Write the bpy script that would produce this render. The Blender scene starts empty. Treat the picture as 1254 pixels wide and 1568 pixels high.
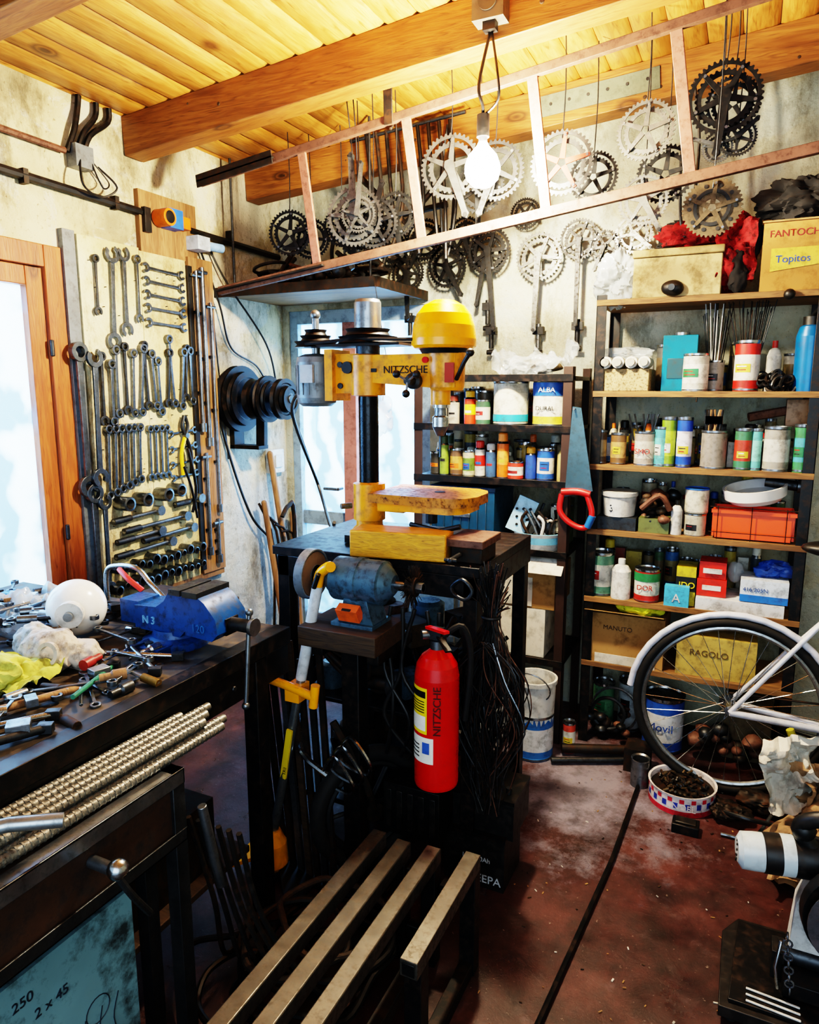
import bpy, bmesh, math, random
from mathutils import Vector, Matrix, Euler, noise
random.seed(7)
V=Vector; pi=math.pi
X=V((1,0,0));Y=V((0,1,0));Z=V((0,0,1))
def lin(h):
    h=h.lstrip('#'); o=[]
    for i in (0,2,4):
        c=int(h[i:i+2],16)/255
        o.append(c/12.92 if c<=.04045 else ((c+.055)/1.055)**2.4)
    return (o[0],o[1],o[2],1)
# ------------------------------------------------------------ materials
MC={}
def nt(name):
    m=bpy.data.materials.new(name); m.use_nodes=True
    n=m.node_tree; b=n.nodes['Principled BSDF']; return m,n,b
def N(n,t,**k):
    x=n.nodes.new(t)
    for a,v in k.items():
        if a in x.inputs.keys(): x.inputs[a].default_value=v
        else: setattr(x,a,v)
    return x
def ramp(n,stops):
    r=n.nodes.new('ShaderNodeValToRGB'); e=r.color_ramp.elements
    while len(e)<len(stops): e.new(.5)
    for i,(p,c) in enumerate(stops):
        e[i].position=p; e[i].color=c if isinstance(c,tuple) else lin(c)
    return r
def g1(v): return (v,v,v,1)
def mixc(n,fac,a,b):
    mx=N(n,'ShaderNodeMix',data_type='RGBA'); L=n.links.new
    L(fac,mx.inputs[0]); L(a,mx.inputs[6])
    if isinstance(b,str): mx.inputs[7].default_value=lin(b)
    else: L(b,mx.inputs[7])
    return mx.outputs[2]
def sc(c,f): return (min(c[0]*f,1),min(c[1]*f,1),min(c[2]*f,1),1)
def pm(hexc,rough=.45,metal=0.,var=.18,scale=14.,dirt=.25,dirtc='#2a211a',bump=.0,name=None):
    key=(hexc,rough,metal,var,scale,dirt,dirtc,bump)
    if key in MC: return MC[key]
    m,n,b=nt(name or 'paint_'+hexc.strip('#')); L=n.links.new
    tc=N(n,'ShaderNodeTexCoord')
    a=N(n,'ShaderNodeTexNoise',Scale=scale,Detail=5.); L(tc.outputs['Object'],a.inputs['Vector'])
    c=lin(hexc)
    r=ramp(n,[(.3,sc(c,1-var)),(.7,sc(c,1+var*.6))]); L(a.outputs['Fac'],r.inputs['Fac'])
    col=r.outputs['Color']
    if dirt>0:
        d=N(n,'ShaderNodeTexNoise',Scale=scale*2.3,Detail=8.,Roughness=.7); L(tc.outputs['Object'],d.inputs['Vector'])
        rr=ramp(n,[(.48,g1(0)),(.66,g1(1))]); L(d.outputs['Fac'],rr.inputs['Fac'])
        mu=N(n,'ShaderNodeMath',operation='MULTIPLY'); mu.inputs[1].default_value=min(dirt*1.3,1); L(rr.outputs['Color'],mu.inputs[0])
        col=mixc(n,mu.outputs[0],col,dirtc)
        ra=N(n,'ShaderNodeMath',operation='MULTIPLY_ADD'); L(mu.outputs[0],ra.inputs[0]); ra.inputs[1].default_value=.4; ra.inputs[2].default_value=rough; L(ra.outputs[0],b.inputs['Roughness'])
    else: b.inputs['Roughness'].default_value=rough
    L(col,b.inputs['Base Color']); b.inputs['Metallic'].default_value=metal
    if bump>0:
        bp=N(n,'ShaderNodeBump',Strength=bump,Distance=.01); L(a.outputs['Fac'],bp.inputs['Height']); L(bp.outputs[0],b.inputs['Normal'])
    MC[key]=m; return m
def wood(name,c1,c2,c3,stretch=(9,.8,9),rough=.5,knots=True,plank=0):
    m,n,b=nt(name); L=n.links.new
    tc=N(n,'ShaderNodeTexCoord'); mp=N(n,'ShaderNodeMapping'); L(tc.outputs['Object'],mp.inputs['Vector'])
    vec=mp.outputs[0]; mp.inputs['Scale'].default_value=stretch
    if plank:
        sx=N(n,'ShaderNodeSeparateXYZ'); L(tc.outputs['Object'],sx.inputs[0])
        dv=N(n,'ShaderNodeMath',operation='DIVIDE'); dv.inputs[1].default_value=plank; L(sx.outputs[0],dv.inputs[0])
        f_=N(n,'ShaderNodeMath',operation='FLOOR'); L(dv.outputs[0],f_.inputs[0])
        wn=N(n,'ShaderNodeTexWhiteNoise',noise_dimensions='1D'); L(f_.outputs[0],wn.inputs['W'])
        ad=N(n,'ShaderNodeVectorMath',operation='MULTIPLY_ADD'); L(wn.outputs['Color'],ad.inputs[0]); ad.inputs[1].default_value=(20,20,20); L(vec,ad.inputs[2]); vec=ad.outputs[0]
    a=N(n,'ShaderNodeTexNoise',Scale=2.2,Detail=6.,Distortion=.9); L(vec,a.inputs['Vector'])
    r=ramp(n,[(.3,c2),(.5,c1),(.72,c2)]); L(a.outputs['Fac'],r.inputs['Fac']); col=r.outputs['Color']
    w=N(n,'ShaderNodeTexNoise',Scale=7.,Detail=4.,Distortion=2.5); L(vec,w.inputs['Vector'])
    rw=ramp(n,[(.42,g1(0)),(.60,g1(.6))]); L(w.outputs['Fac'],rw.inputs['Fac'])
    col=mixc(n,rw.outputs['Color'],col,c2)
    rd=ramp(n,[(.60,g1(0)),(.72,g1(.55))]); L(w.outputs['Fac'],rd.inputs['Fac'])
    col=mixc(n,rd.outputs['Color'],col,c3)
    if knots:
        mp2=N(n,'ShaderNodeMapping'); L(tc.outputs['Object'],mp2.inputs['Vector']); mp2.inputs['Scale'].default_value=tuple(max(s*.6,1.6) if s>2 else 2.4 for s in stretch)
        vo=N(n,'ShaderNodeTexVoronoi',Scale=1.25); L(mp2.outputs[0],vo.inputs['Vector'])
        rk=ramp(n,[(.05,g1(1)),(.09,g1(.4)),(.12,g1(.85)),(.19,g1(0))]); L(vo.outputs['Distance'],rk.inputs['Fac'])
        col=mixc(n,rk.outputs['Color'],col,c3)
    if plank:
        hs=N(n,'ShaderNodeHueSaturation'); L(col,hs.inputs['Color'])
        mr=N(n,'ShaderNodeMapRange'); L(wn.outputs['Value'],mr.inputs[0]); mr.inputs[3].default_value=.7; mr.inputs[4].default_value=1.15; L(mr.outputs[0],hs.inputs['Value']); col=hs.outputs[0]
    L(col,b.inputs['Base Color']); b.inputs['Roughness'].default_value=rough
    bp=N(n,'ShaderNodeBump',Strength=.25,Distance=.004); L(w.outputs['Fac'],bp.inputs['Height']); L(bp.outputs[0],b.inputs['Normal'])
    return m
def plaster(name,c1,c2,c3,st='#6f5a3c',stain=.5,patch=None,pa=.8,low=None):
    m,n,b=nt(name); L=n.links.new
    tc=N(n,'ShaderNodeTexCoord')
    a=N(n,'ShaderNodeTexNoise',Scale=1.7,Detail=8.,Roughness=.65); L(tc.outputs['Object'],a.inputs['Vector'])
    r=ramp(n,[(.35,c2),(.5,c1),(.62,c3)]); L(a.outputs['Fac'],r.inputs['Fac']); col=r.outputs['Color']
    if patch:
        pn=N(n,'ShaderNodeTexNoise',Scale=2.6,Detail=12.,Roughness=.72,Distortion=.6); L(tc.outputs['Object'],pn.inputs['Vector'])
        rp=ramp(n,[(.5,g1(0)),(.54,g1(pa))]); L(pn.outputs['Fac'],rp.inputs['Fac']); col=mixc(n,rp.outputs['Color'],col,patch)
    if low:
        sx=N(n,'ShaderNodeSeparateXYZ'); L(tc.outputs['Object'],sx.inputs[0])
        ad=N(n,'ShaderNodeMath',operation='MULTIPLY_ADD'); L(a.outputs['Fac'],ad.inputs[0]); ad.inputs[1].default_value=1.2; L(sx.outputs[2],ad.inputs[2])
        mr=N(n,'ShaderNodeMapRange'); L(ad.outputs[0],mr.inputs[0]); mr.inputs[1].default_value=2.1; mr.inputs[2].default_value=1.5; mr.inputs[4].default_value=.75; col=mixc(n,mr.outputs[0],col,low)
    mp=N(n,'ShaderNodeMapping'); L(tc.outputs['Object'],mp.inputs[0]); mp.inputs['Scale'].default_value=(1,1,.45)
    d=N(n,'ShaderNodeTexNoise',Scale=5.,Detail=12.,Roughness=.8); L(mp.outputs[0],d.inputs['Vector'])
    rr=ramp(n,[(.49,g1(0)),(.62,g1(stain))]); L(d.outputs['Fac'],rr.inputs['Fac'])
    col=mixc(n,rr.outputs['Color'],col,st)
    sp=N(n,'ShaderNodeTexNoise',Scale=60.,Detail=5.,Roughness=.7); L(tc.outputs['Object'],sp.inputs['Vector'])
    rs=ramp(n,[(.60,g1(0)),(.70,g1(.7))]); L(sp.outputs['Fac'],rs.inputs['Fac']); col=mixc(n,rs.outputs['Color'],col,st)
    L(col,b.inputs['Base Color']); b.inputs['Roughness'].default_value=.9
    h=N(n,'ShaderNodeTexNoise',Scale=16.,Detail=8.,Roughness=.6); L(tc.outputs['Object'],h.inputs['Vector'])
    bp=N(n,'ShaderNodeBump',Strength=1.,Distance=.018); L(h.outputs['Fac'],bp.inputs['Height']); L(bp.outputs[0],b.inputs['Normal'])
    return m
def floor_mat():
    m,n,b=nt('worn_red_painted_concrete'); L=n.links.new
    tc=N(n,'ShaderNodeTexCoord')
    a=N(n,'ShaderNodeTexNoise',Scale=3.,Detail=11.,Roughness=.75); L(tc.outputs['Object'],a.inputs['Vector'])
    r=ramp(n,[(.34,'#140d0c'),(.5,'#3d2221'),(.66,'#5a3633')]); L(a.outputs['Fac'],r.inputs['Fac'])
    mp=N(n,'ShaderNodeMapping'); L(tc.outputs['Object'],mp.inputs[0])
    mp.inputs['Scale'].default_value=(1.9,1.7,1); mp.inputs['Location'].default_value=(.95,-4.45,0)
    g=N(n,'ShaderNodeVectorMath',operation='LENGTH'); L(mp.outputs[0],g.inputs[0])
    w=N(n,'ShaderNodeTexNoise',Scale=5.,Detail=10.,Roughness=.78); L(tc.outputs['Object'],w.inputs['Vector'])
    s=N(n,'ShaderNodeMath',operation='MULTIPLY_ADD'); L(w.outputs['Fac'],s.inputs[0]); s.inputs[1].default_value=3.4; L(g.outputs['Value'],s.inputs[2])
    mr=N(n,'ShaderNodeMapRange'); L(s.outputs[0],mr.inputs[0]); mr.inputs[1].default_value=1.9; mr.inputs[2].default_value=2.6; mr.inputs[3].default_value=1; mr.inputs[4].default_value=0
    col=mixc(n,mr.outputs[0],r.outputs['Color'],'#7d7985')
    du=N(n,'ShaderNodeTexNoise',Scale=9.,Detail=12.,Roughness=.8,Distortion=.5); L(tc.outputs['Object'],du.inputs['Vector'])
    rdu=ramp(n,[(.55,g1(0)),(.68,g1(.5))]); L(du.outputs['Fac'],rdu.inputs['Fac']); col=mixc(n,rdu.outputs['Color'],col,'#67595a')
    dk=N(n,'ShaderNodeTexNoise',Scale=2.2,Detail=9.,Roughness=.7); L(tc.outputs['Object'],dk.inputs['Vector'])
    rdk=ramp(n,[(.50,g1(0)),(.60,g1(.65))]); L(dk.outputs['Fac'],rdk.inputs['Fac']); col=mixc(n,rdk.outputs['Color'],col,'#181112')
    sp=N(n,'ShaderNodeTexNoise',Scale=70.,Detail=4.,Roughness=.7); L(tc.outputs['Object'],sp.inputs['Vector'])
    rs=ramp(n,[(.65,g1(0)),(.72,g1(.8))]); L(sp.outputs['Fac'],rs.inputs['Fac']); col=mixc(n,rs.outputs['Color'],col,'#a39588')
    L(col,b.inputs['Base Color'])
    ro=ramp(n,[(.35,g1(.22)),(.62,g1(.6))]); L(w.outputs['Fac'],ro.inputs['Fac']); L(ro.outputs['Color'],b.inputs['Roughness'])
    bp=N(n,'ShaderNodeBump',Strength=.4,Distance=.006); L(du.outputs['Fac'],bp.inputs['Height']); L(bp.outputs[0],b.inputs['Normal'])
    return m
def frosted(name,tint='#dcebf5'):
    m=bpy.data.materials.new(name); m.use_nodes=True; n=m.node_tree; n.nodes.clear(); L=n.links.new
    o=N(n,'ShaderNodeOutputMaterial'); tr=N(n,'ShaderNodeBsdfTransparent'); tl=N(n,'ShaderNodeBsdfTranslucent'); gl=N(n,'ShaderNodeBsdfGlossy',Roughness=.15)
    tc=N(n,'ShaderNodeTexCoord'); w=N(n,'ShaderNodeTexWave',Scale=1.6,Distortion=16.,Detail=4.); w.inputs['Detail Scale'].default_value=1.0; L(tc.outputs['Object'],w.inputs['Vector'])
    r=ramp(n,[(.2,g1(.15)),(.9,g1(.9))]); L(w.outputs['Fac'],r.inputs['Fac'])
    tl.inputs[0].default_value=lin(tint); tr.inputs[0].default_value=lin('#bcdcf8')
    mx=N(n,'ShaderNodeMixShader'); L(r.outputs['Color'],mx.inputs[0]); L(tr.outputs[0],mx.inputs[1]); L(tl.outputs[0],mx.inputs[2])
    m2=N(n,'ShaderNodeMixShader'); m2.inputs[0].default_value=.06; L(mx.outputs[0],m2.inputs[1]); L(gl.outputs[0],m2.inputs[2]); L(m2.outputs[0],o.inputs[0])
    return m
def plastic_film(name,c='#dfe8f0',al=.5):
    m,n,b=nt(name); b.inputs['Base Color'].default_value=lin(c); b.inputs['Alpha'].default_value=al; b.inputs['Roughness'].default_value=.15
    return m
pine=wood('pine_planks','#d6954a','#a8692c','#4a260e',(7,.7,7),.42,True,.118)
beamw=wood('beam_wood','#94602f','#6e401d','#321d0e',(.8,9,9),.5)
boardw=wood('bare_wood','#94704a','#6f4e30','#38220f',(9,9,.9),.7)
framew=wood('window_frame_wood','#a5602f','#824220','#4a210e',(9,9,.9),.5)
darkw=wood('dark_old_wood','#46331f','#2b1e15','#150d07',(.9,9,9),.7)
yblock=wood('yellow_stained_wood','#dc9c20','#b07612','#60400c',(1.0,12,12),.5,False)
shelfw=wood('shelf_plank_wood','#86633c','#5a4028','#33200f',(.9,9,9),.7)
plL=plaster('plaster_cream','#bdb08c','#8d8368','#d0c5a2','#443b2a',.65,'#c5c2b2',.7,'#b0bcc2')
plB=plaster('plaster_back','#b2b09b','#8d8c7b','#c4c2b0','#4f472f',.65,'#a9b0a8',.6)
fl=floor_mat()
glass=frosted('frosted_glass')
cream=plaster('painted_board_cream','#cdbf90','#b3a274','#dacfaa','#624a2c',.8)
steel=pm('#82888e',.3,.9,.25,20,.4); steelb=pm('#aeb2b6',.22,1,.15,20,.25); steeld=pm('#464a4e',.4,.85,.3,20,.5)
wr=pm('#747c84',.28,.95,.3,30,.4); iron=pm('#302d2a',.55,.7,.35,14,.5,'#5a3a22'); black=pm('#101112',.45,.1,.3,18,.3,'#3a2f26')
blackm=pm('#17191b',.4,.5,.3,14,.35,'#4a3526'); rubber=pm('#0d0e0f',.75,0,.2,20,.2,'#3a352e')
rust=pm('#6c4a3b',.6,.3,.35,18,.55,'#3a2117'); yel=pm('#e89404',.33,0,.14,9,.5,'#43280d'); yel2=pm('#fba400',.25,0,.06,6,.14,'#7a4a0c')
grey=pm('#6f777d',.4,.3,.15,12,.4); white=pm('#c8c9c6',.4,0,.1,10,.35); red=pm('#c80a06',.25,0,.08,8,.08)
blue=pm('#0d4580',.35,.1,.25,18,.6,'#0b1014'); alu=pm('#989da0',.3,.85,.12,25,.3)
card=pm('#9d784a',.85,0,.14,6,.4); cardw=pm('#c6c1b5',.85,0,.12,6,.4)
# ------------------------------------------------------------ mesh builder
def fr(ax):
    ax=V(ax).normalized(); h=Z if abs(ax.z)<.9 else X
    u=h.cross(ax).normalized(); return u,ax.cross(u).normalized(),ax
class M:
    def __init__(s): s.v=[];s.f=[];s.mi=[];s.ms=[]
    def a(s,vs,fs,mat):
        if mat not in s.ms: s.ms.append(mat)
        k=s.ms.index(mat); o=len(s.v); s.v+= [tuple(x) for x in vs]
        for f in fs: s.f.append(tuple(i+o for i in f)); s.mi.append(k)
    def box(s,c,d,mat,R=None):
        c=V(c); q=[]
        if isinstance(R,(tuple,list)): R=Euler(R).to_matrix()
        for i in (-.5,.5):
            for j in (-.5,.5):
                for k in (-.5,.5):
                    p=V((i*d[0],j*d[1],k*d[2])); q.append(c+(R@p if R else p))
        s.a(q,[(0,1,3,2),(4,6,7,5),(0,4,5,1),(2,3,7,6),(0,2,6,4),(1,5,7,3)],mat)
    def bx(s,x0,x1,y0,y1,z0,z1,mat): s.box(((x0+x1)/2,(y0+y1)/2,(z0+z1)/2),(x1-x0,y1-y0,z1-z0),mat)
    def beam(s,p0,p1,w,h,mat,up=Z):
        p0=V(p0);p1=V(p1); d=(p1-p0); l=d.length; d.normalize(); sd=d.cross(V(up)).normalized(); u=sd.cross(d)
        s.box((p0+p1)/2,(l,w,h),mat,Matrix((d,sd,u)).transposed())
    def angle(s,p0,p1,w,t,mat,a,b):
        p0=V(p0);p1=V(p1);a=V(a);b=V(b)
        for e,g in ((a,b),(b,a)):
            q=[]
            for p in (p0,p1): q+=[p,p+e*w,p+e*w+g*t,p+g*t]
            s.a(q,[(0,1,2,3),(7,6,5,4),(0,4,5,1),(1,5,6,2),(2,6,7,3),(3,7,4,0)],mat)
    def cyl(s,p0,p1,r,mat,r1=None,n=20):
        p0=V(p0);p1=V(p1); u,v,w=fr(p1-p0); r1=r if r1 is None else r1; q=[]
        for p,rr in ((p0,r),(p1,r1)):
            for i in range(n): t=2*pi*i/n; q.append(p+u*math.cos(t)*rr+v*math.sin(t)*rr)
        s.a(q,[(i,(i+1)%n,n+(i+1)%n,n+i) for i in range(n)]+[tuple(range(n))[::-1],tuple(range(n,2*n))],mat)
    def lathe(s,base,ax,prof,n=28,sx=1,sy=1):
        base=V(base);u,v,w=fr(ax)
        for k in range(len(prof)-1):
            (r0,h0,m)=prof[k]; r1,h1=prof[k+1][:2]; q=[]
            for r,h in ((r0,h0),(r1,h1)):
                for i in range(n): t=2*pi*i/n; q.append(base+w*h+u*math.cos(t)*r*sx+v*math.sin(t)*r*sy)
            s.a(q,[(i,(i+1)%n,n+(i+1)%n,n+i) for i in range(n)],m)
    def tube(s,pts,r,mat,n=8,closed=False,sm=0):
        P=[V(p) for p in pts]
        if sm:
            o=[];L=len(P)
            rng=range(L if closed else L-1)
            for i in rng:
                g=lambda j:(P[j%L] if closed else P[max(0,min(L-1,j))])
                a,b,c,d=g(i-1),g(i),g(i+1),g(i+2)
                for k in range(sm):
                    t=k/sm; o.append(.5*((2*b)+(c-a)*t+(2*a-5*b+4*c-d)*t*t+(3*b-a-3*c+d)*t**3))
            if not closed:o.append(P[-1])
            P=o
        L=len(P); q=[]; u=None
        for i in range(L):
            t=(P[(i+1)%L]-P[i-1]) if closed else (P[min(i+1,L-1)]-P[max(i-1,0)])
            if t.length<1e-9: t=V(Z)
            t.normalize()
            if u is None: u=fr(t)[0]
            u=(u-t*u.dot(t)); u=u.normalized() if u.length>1e-6 else fr(t)[0]
            w=t.cross(u)
            for k in range(n): a=2*pi*k/n; q.append(P[i]+u*math.cos(a)*r+w*math.sin(a)*r)
        fs=[]
        for i in range(L if closed else L-1):
            j=(i+1)%L
            for k in range(n): fs.append((i*n+k,i*n+(k+1)%n,j*n+(k+1)%n,j*n+k))
        if not closed: fs+=[tuple(range(n))[::-1],tuple((L-1)*n+k for k in range(n))]
        s.a(q,fs,mat)
    def prism(s,poly,O,U,W,th,mat):
        O=V(O);U=V(U).normalized();W=V(W).normalized();Nn=U.cross(W); L=len(poly)
        q=[O+U*a+W*b+Nn*th/2 for a,b in poly]+[O+U*a+W*b-Nn*th/2 for a,b in poly]
        s.a(q,[tuple(range(L)),tuple(range(L,2*L))[::-1]]+[(i,L+i,L+(i+1)%L,(i+1)%L) for i in range(L)],mat)
    def ring(s,O,U,W,ro,ri,th,mat,n=32):
        O=V(O);U=V(U).normalized();W=V(W).normalized();Nn=U.cross(W);q=[]
        f=ro if callable(ro) else (lambda i:ro)
        for sg in (1,-1):
            for rr in (f,lambda i:ri):
                for i in range(n): t=2*pi*i/n; q.append(O+U*math.cos(t)*rr(i)+W*math.sin(t)*rr(i)+Nn*sg*th/2)
        fs=[]
        for i in range(n):
            j=(i+1)%n
            fs+=[(i,j,n+j,n+i),(2*n+i,3*n+i,3*n+j,2*n+j),(i,2*n+i,2*n+j,j),(n+i,n+j,3*n+j,3*n+i)]
        s.a(q,fs,mat)
    def sph(s,c,r,mat,sub=3,sc=(1,1,1),amp=0,fq=6,sharp=False):
        bm=bmesh.new(); bmesh.ops.create_icosphere(bm,subdivisions=sub,radius=1); q=[]
        c=V(c)
        for v in bm.verts:
            p=V((v.co.x*sc[0],v.co.y*sc[1],v.co.z*sc[2]))*r
            if amp:
                if sharp: k=.75-1.5*abs(noise.noise((p+c)*fq))-.9*abs(noise.noise((p+c)*fq*2.1))-.6*abs(noise.noise((p+c)*fq*4.3))
                else: k=noise.noise((p+c)*fq)+.5*noise.noise((p+c)*fq*2.3)
                p=p*(1+amp*k)
            q.append(c+p)
        s.a(q,[tuple(v.index for v in f.verts) for f in bm.faces],mat); bm.free()
    def torus(s,O,U,W,R,r,mat,n=48,k=8):
        O=V(O);U=V(U).normalized();W=V(W).normalized()
        s.tube([O+U*math.cos(2*pi*i/n)*R+W*math.sin(2*pi*i/n)*R for i in range(n)],r,mat,k,True)
    def sheet(m,c,U,W,su,sv,mt,amp=.03,n=14,fq=9):
        c=V(c);U=V(U).normalized();W=V(W).normalized();Nn=U.cross(W);q=[]
        for i in range(n+1):
            for j in range(n+1):
                a=(i/n-.5)*su;b=(j/n-.5)*sv; p=c+U*a+W*b; k=noise.noise(p*fq)*amp+abs(noise.noise(p*fq*1.9+V((3,1,2))))*amp*1.1-abs(noise.noise(p*fq*3.7))*amp*.4; q.append(p+Nn*k+U*noise.noise(p*fq+V((9,0,0)))*amp*.6)
        m.a(q,[(i*(n+1)+j,(i+1)*(n+1)+j,(i+1)*(n+1)+j+1,i*(n+1)+j+1) for i in range(n) for j in range(n)],mt)
    def text(s,t,O,U,W,size,mat,th=.0008):
        c=bpy.data.curves.new('t','FONT'); c.body=t; c.size=size; c.extrude=th
        o=bpy.data.objects.new('t',c); bpy.context.scene.collection.objects.link(o)
        bpy.context.view_layer.update()
        me=bpy.data.meshes.new_from_object(o.evaluated_get(bpy.context.evaluated_depsgraph_get()))
        O=V(O);U=V(U).normalized();W=V(W).normalized();Nn=U.cross(W)
        s.a([O+U*v.co.x+W*v.co.y+Nn*v.co.z for v in me.vertices],[tuple(p.vertices) for p in me.polygons],mat)
        bpy.data.objects.remove(o); bpy.data.meshes.remove(me)
    def obj(s,name,bev=0):
        me=bpy.data.meshes.new(name); me.from_pydata(s.v,[],s.f)
        for m in s.ms: me.materials.append(m)
        me.polygons.foreach_set('material_index',s.mi); me.polygons.foreach_set('use_smooth',[True]*len(s.f))
        me.update(); me.set_sharp_from_angle(angle=math.radians(38))
        o=bpy.data.objects.new(name,me); bpy.context.scene.collection.objects.link(o)
        if bev:
            b=o.modifiers.new('bev','BEVEL'); b.width=bev; b.segments=2; b.limit_method='ANGLE'; b.angle_limit=math.radians(50)
        return o
# ------------------------------------------------------------ room shell
def ceil_z(x): return 2.635+.08*(x+2.38)
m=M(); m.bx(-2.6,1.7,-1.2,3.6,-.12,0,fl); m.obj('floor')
WX=-2.38
m=M()
m.bx(WX-.25,WX,-1.2,.55,0,3.0,plL); m.bx(WX-.25,WX,1.94,3.6,0,3.0,plL); m.bx(WX-.25,WX,.55,1.94,0,.6,plL); m.bx(WX-.25,WX,.55,1.94,2.07,3.0,plL)
m.obj('wall_left')
m=M()
m.bx(-2.38,-2.34,3.35,3.6,0,3.1,plB); m.bx(-1.48,1.7,3.35,3.6,0,3.1,plB); m.bx(-2.34,-1.48,3.35,3.6,1.97,3.1,plB); m.obj('wall_back')
m=M(); m.bx(1.6,1.85,-1.2,3.35,0,3.1,plB); m.obj('wall_right')
m=M(); w=.118
x=math.floor(-2.4/.118)*.118
while x<1.62:
    za=ceil_z(x); zb=ceil_z(x+w); g=.006; c=.008
    q=[];
    for y in (-1.2,3.4):
        q+=[(x+.001,y,za+.03),(x+.001,y,za+c),(x+g+c,y,za),(x+w-g-c,y,zb),(x+w-.001,y,zb+c),(x+w-.001,y,zb+.03)]
    m.a(q,[(0,1,2,3,4,5),(11,10,9,8,7,6)]+[(k,k+6,(k+1)%6+6,(k+1)%6) for k in range(6)],pine)
    x+=w
m.bx(-2.6,1.8,-1.2,3.6,3.06,3.1,darkw)
m.obj('ceiling')
for k,y in enumerate((1.38,2.28,3.06)):
    m=M(); h=.15
    a=(WX+.002,y,ceil_z(WX)-h/2); b=(1.6,y,ceil_z(1.6)-h/2)
    m.beam(V(a)+Y*.05,V(b)+Y*.05,.1,h,beamw)
    for i in range(9): xx=random.uniform(-2.2,.5); zz=ceil_z(xx)-random.uniform(.03,.13); m.cyl((xx,y-.002,zz),(xx,y+.004,zz),random.uniform(.004,.009),darkw,n=8)
    m.obj('ceiling_beam',.004)
m=M(); f=framew; x0=WX-.06;x1=WX
m.bx(x0,x1+.012,.63,1.86,.6,.68,f); m.bx(x0,x1+.012,.63,1.86,1.99,2.07,f); m.bx(x0,x1+.012,1.861,1.94,.6,2.07,f); m.bx(x0,x1+.012,.55,.629,.6,2.07,f)
xs=x1-.004
for y0,y1 in ((1.79,1.858),(.632,.70),(1.2,1.27)): m.bx(x0,xs,y0,y1,.682,1.988,f)
for y0,y1 in ((1.271,1.789),(.701,1.199)):
    m.bx(x0,xs,y0,y1,.682,.75,f); m.bx(x0,xs,y0,y1,1.92,1.988,f)
m.bx(x0+.02,x0+.026,.7,1.79,.75,1.92,glass)
for z in (1.0,1.7): m.cyl((x1+.016,1.86,z-.03),(x1+.016,1.86,z+.03),.008,steeld)
m.obj('window_1',.003)
m=M(); dp=pm('#8fa8bc',.5,.1,.12,10,.35); dj=pm('#a3706a',.6,0,.15,10,.4)
m.bx(-2.34,-2.29,3.36,3.44,0,1.97,dp); m.bx(-1.53,-1.48,3.36,3.44,0,1.97,dp); m.bx(-2.29,-1.53,3.36,3.44,1.9,1.97,dp)
m.bx(-2.0,-1.92,3.352,3.44,0,1.9,dj); m.bx(-2.29,-2.0,3.38,3.42,.78,.86,dp); m.bx(-2.29,-2.0,3.38,3.42,0,.25,dp); m.bx(-1.92,-1.53,3.38,3.42,0,.6,dp)
m.bx(-2.29,-1.53,3.395,3.401,.25,1.9,glass)
m.cyl((-2.03,3.38,1.0),(-2.03,3.33,1.0),.01,steel); m.cyl((-2.03,3.33,1.0),(-2.12,3.33,1.0),.009,steel)
m.obj('door_1',.002)
# ------------------------------------------------------------ wall conduit
m=M(); xx=WX+.02
m.tube([(xx,-.5,2.31),(xx,1.7,2.29),(xx,2.35,2.28)],.016,black); m.tube([(xx,2.62,2.26),(xx,3.3,2.25)],.016,black)
m.tube([(xx,-.5,2.43),(xx,1.98,2.42)],.012,rust)
for y in (.9,1.8,2.2,2.9): m.box((xx,y,2.285),(.03,.02,.05),iron)
m.box((xx+.01,2.04,2.41),(.05,.08,.08),grey)
for dy in (-.01,.03,.06):
    m.tube([(xx,2.0+dy,2.42),(xx+.01,2.03+dy,2.5),(xx,2.07+dy*2,2.58),(xx,2.08+dy*2,2.635)],.011,blackm if dy else steel,8,False,4)
m.tube([(xx+.03,2.02,2.4),(xx+.06,2.0,2.3),(xx+.04,2.1,2.28),(xx+.05,2.17,2.33),(xx+.03,2.1,2.39)],.004,black,6,False,6)
m.tube([(xx+.03,2.07,2.4),(xx+.06,2.09,2.31),(xx+.04,2.14,2.34),(xx+.03,2.08,2.4)],.003,black,6,False,6)
m.obj('electrical_conduit')
m=M(); m.bx(WX,WX+.025,2.32,2.66,2.12,2.37,boardw)
m.cyl((WX+.03,2.42,2.27),(WX+.10,2.42,2.27),.036,pm('#d96a1c',.4)); m.cyl((WX+.10,2.42,2.27),(WX+.102,2.42,2.27),.026,black); m.box((WX+.05,2.48,2.275),(.06,.08,.08),pm('#2a62b8',.4)); m.box((WX+.05,2.545,2.27),(.05,.05,.05),pm('#d96a1c',.4))
m.box((WX+.06,2.63,2.2),(.07,.08,.06),pm('#b8c8d8',.4)); m.cyl((WX+.06,2.67,2.2),(WX+.08,2.77,2.2),.02,pm('#7fa8d8',.4))
m.box((WX+.03,2.35,2.25),(.03,.035,.10),black)
m.obj('power_socket_panel',.003)
m=M()
m.tube([(xx,2.66,2.12),(xx,2.7,1.7),(xx,2.8,1.3),(xx+.02,2.95,.9),(xx+.05,3.1,.7),(xx+.1,3.1,.4)],.007,black,6,False,8)
m.tube([(xx,2.68,2.2),(xx+.02,2.78,1.95),(xx,2.88,1.75),(xx,3.1,1.65),(xx,3.25,1.4)],.005,black,6,False,8)
m.tube([(xx,2.75,2.2),(xx+.02,2.85,2.05),(xx+.05,3.1,1.78),(xx,3.25,1.55)],.005,black,6,False,8)
m.tube([(xx,2.66,2.14),(xx,2.74,1.95),(xx,2.78,1.6),(xx,2.82,1.2)],.004,black,6,False,8)
m.obj('power_cable')
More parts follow.
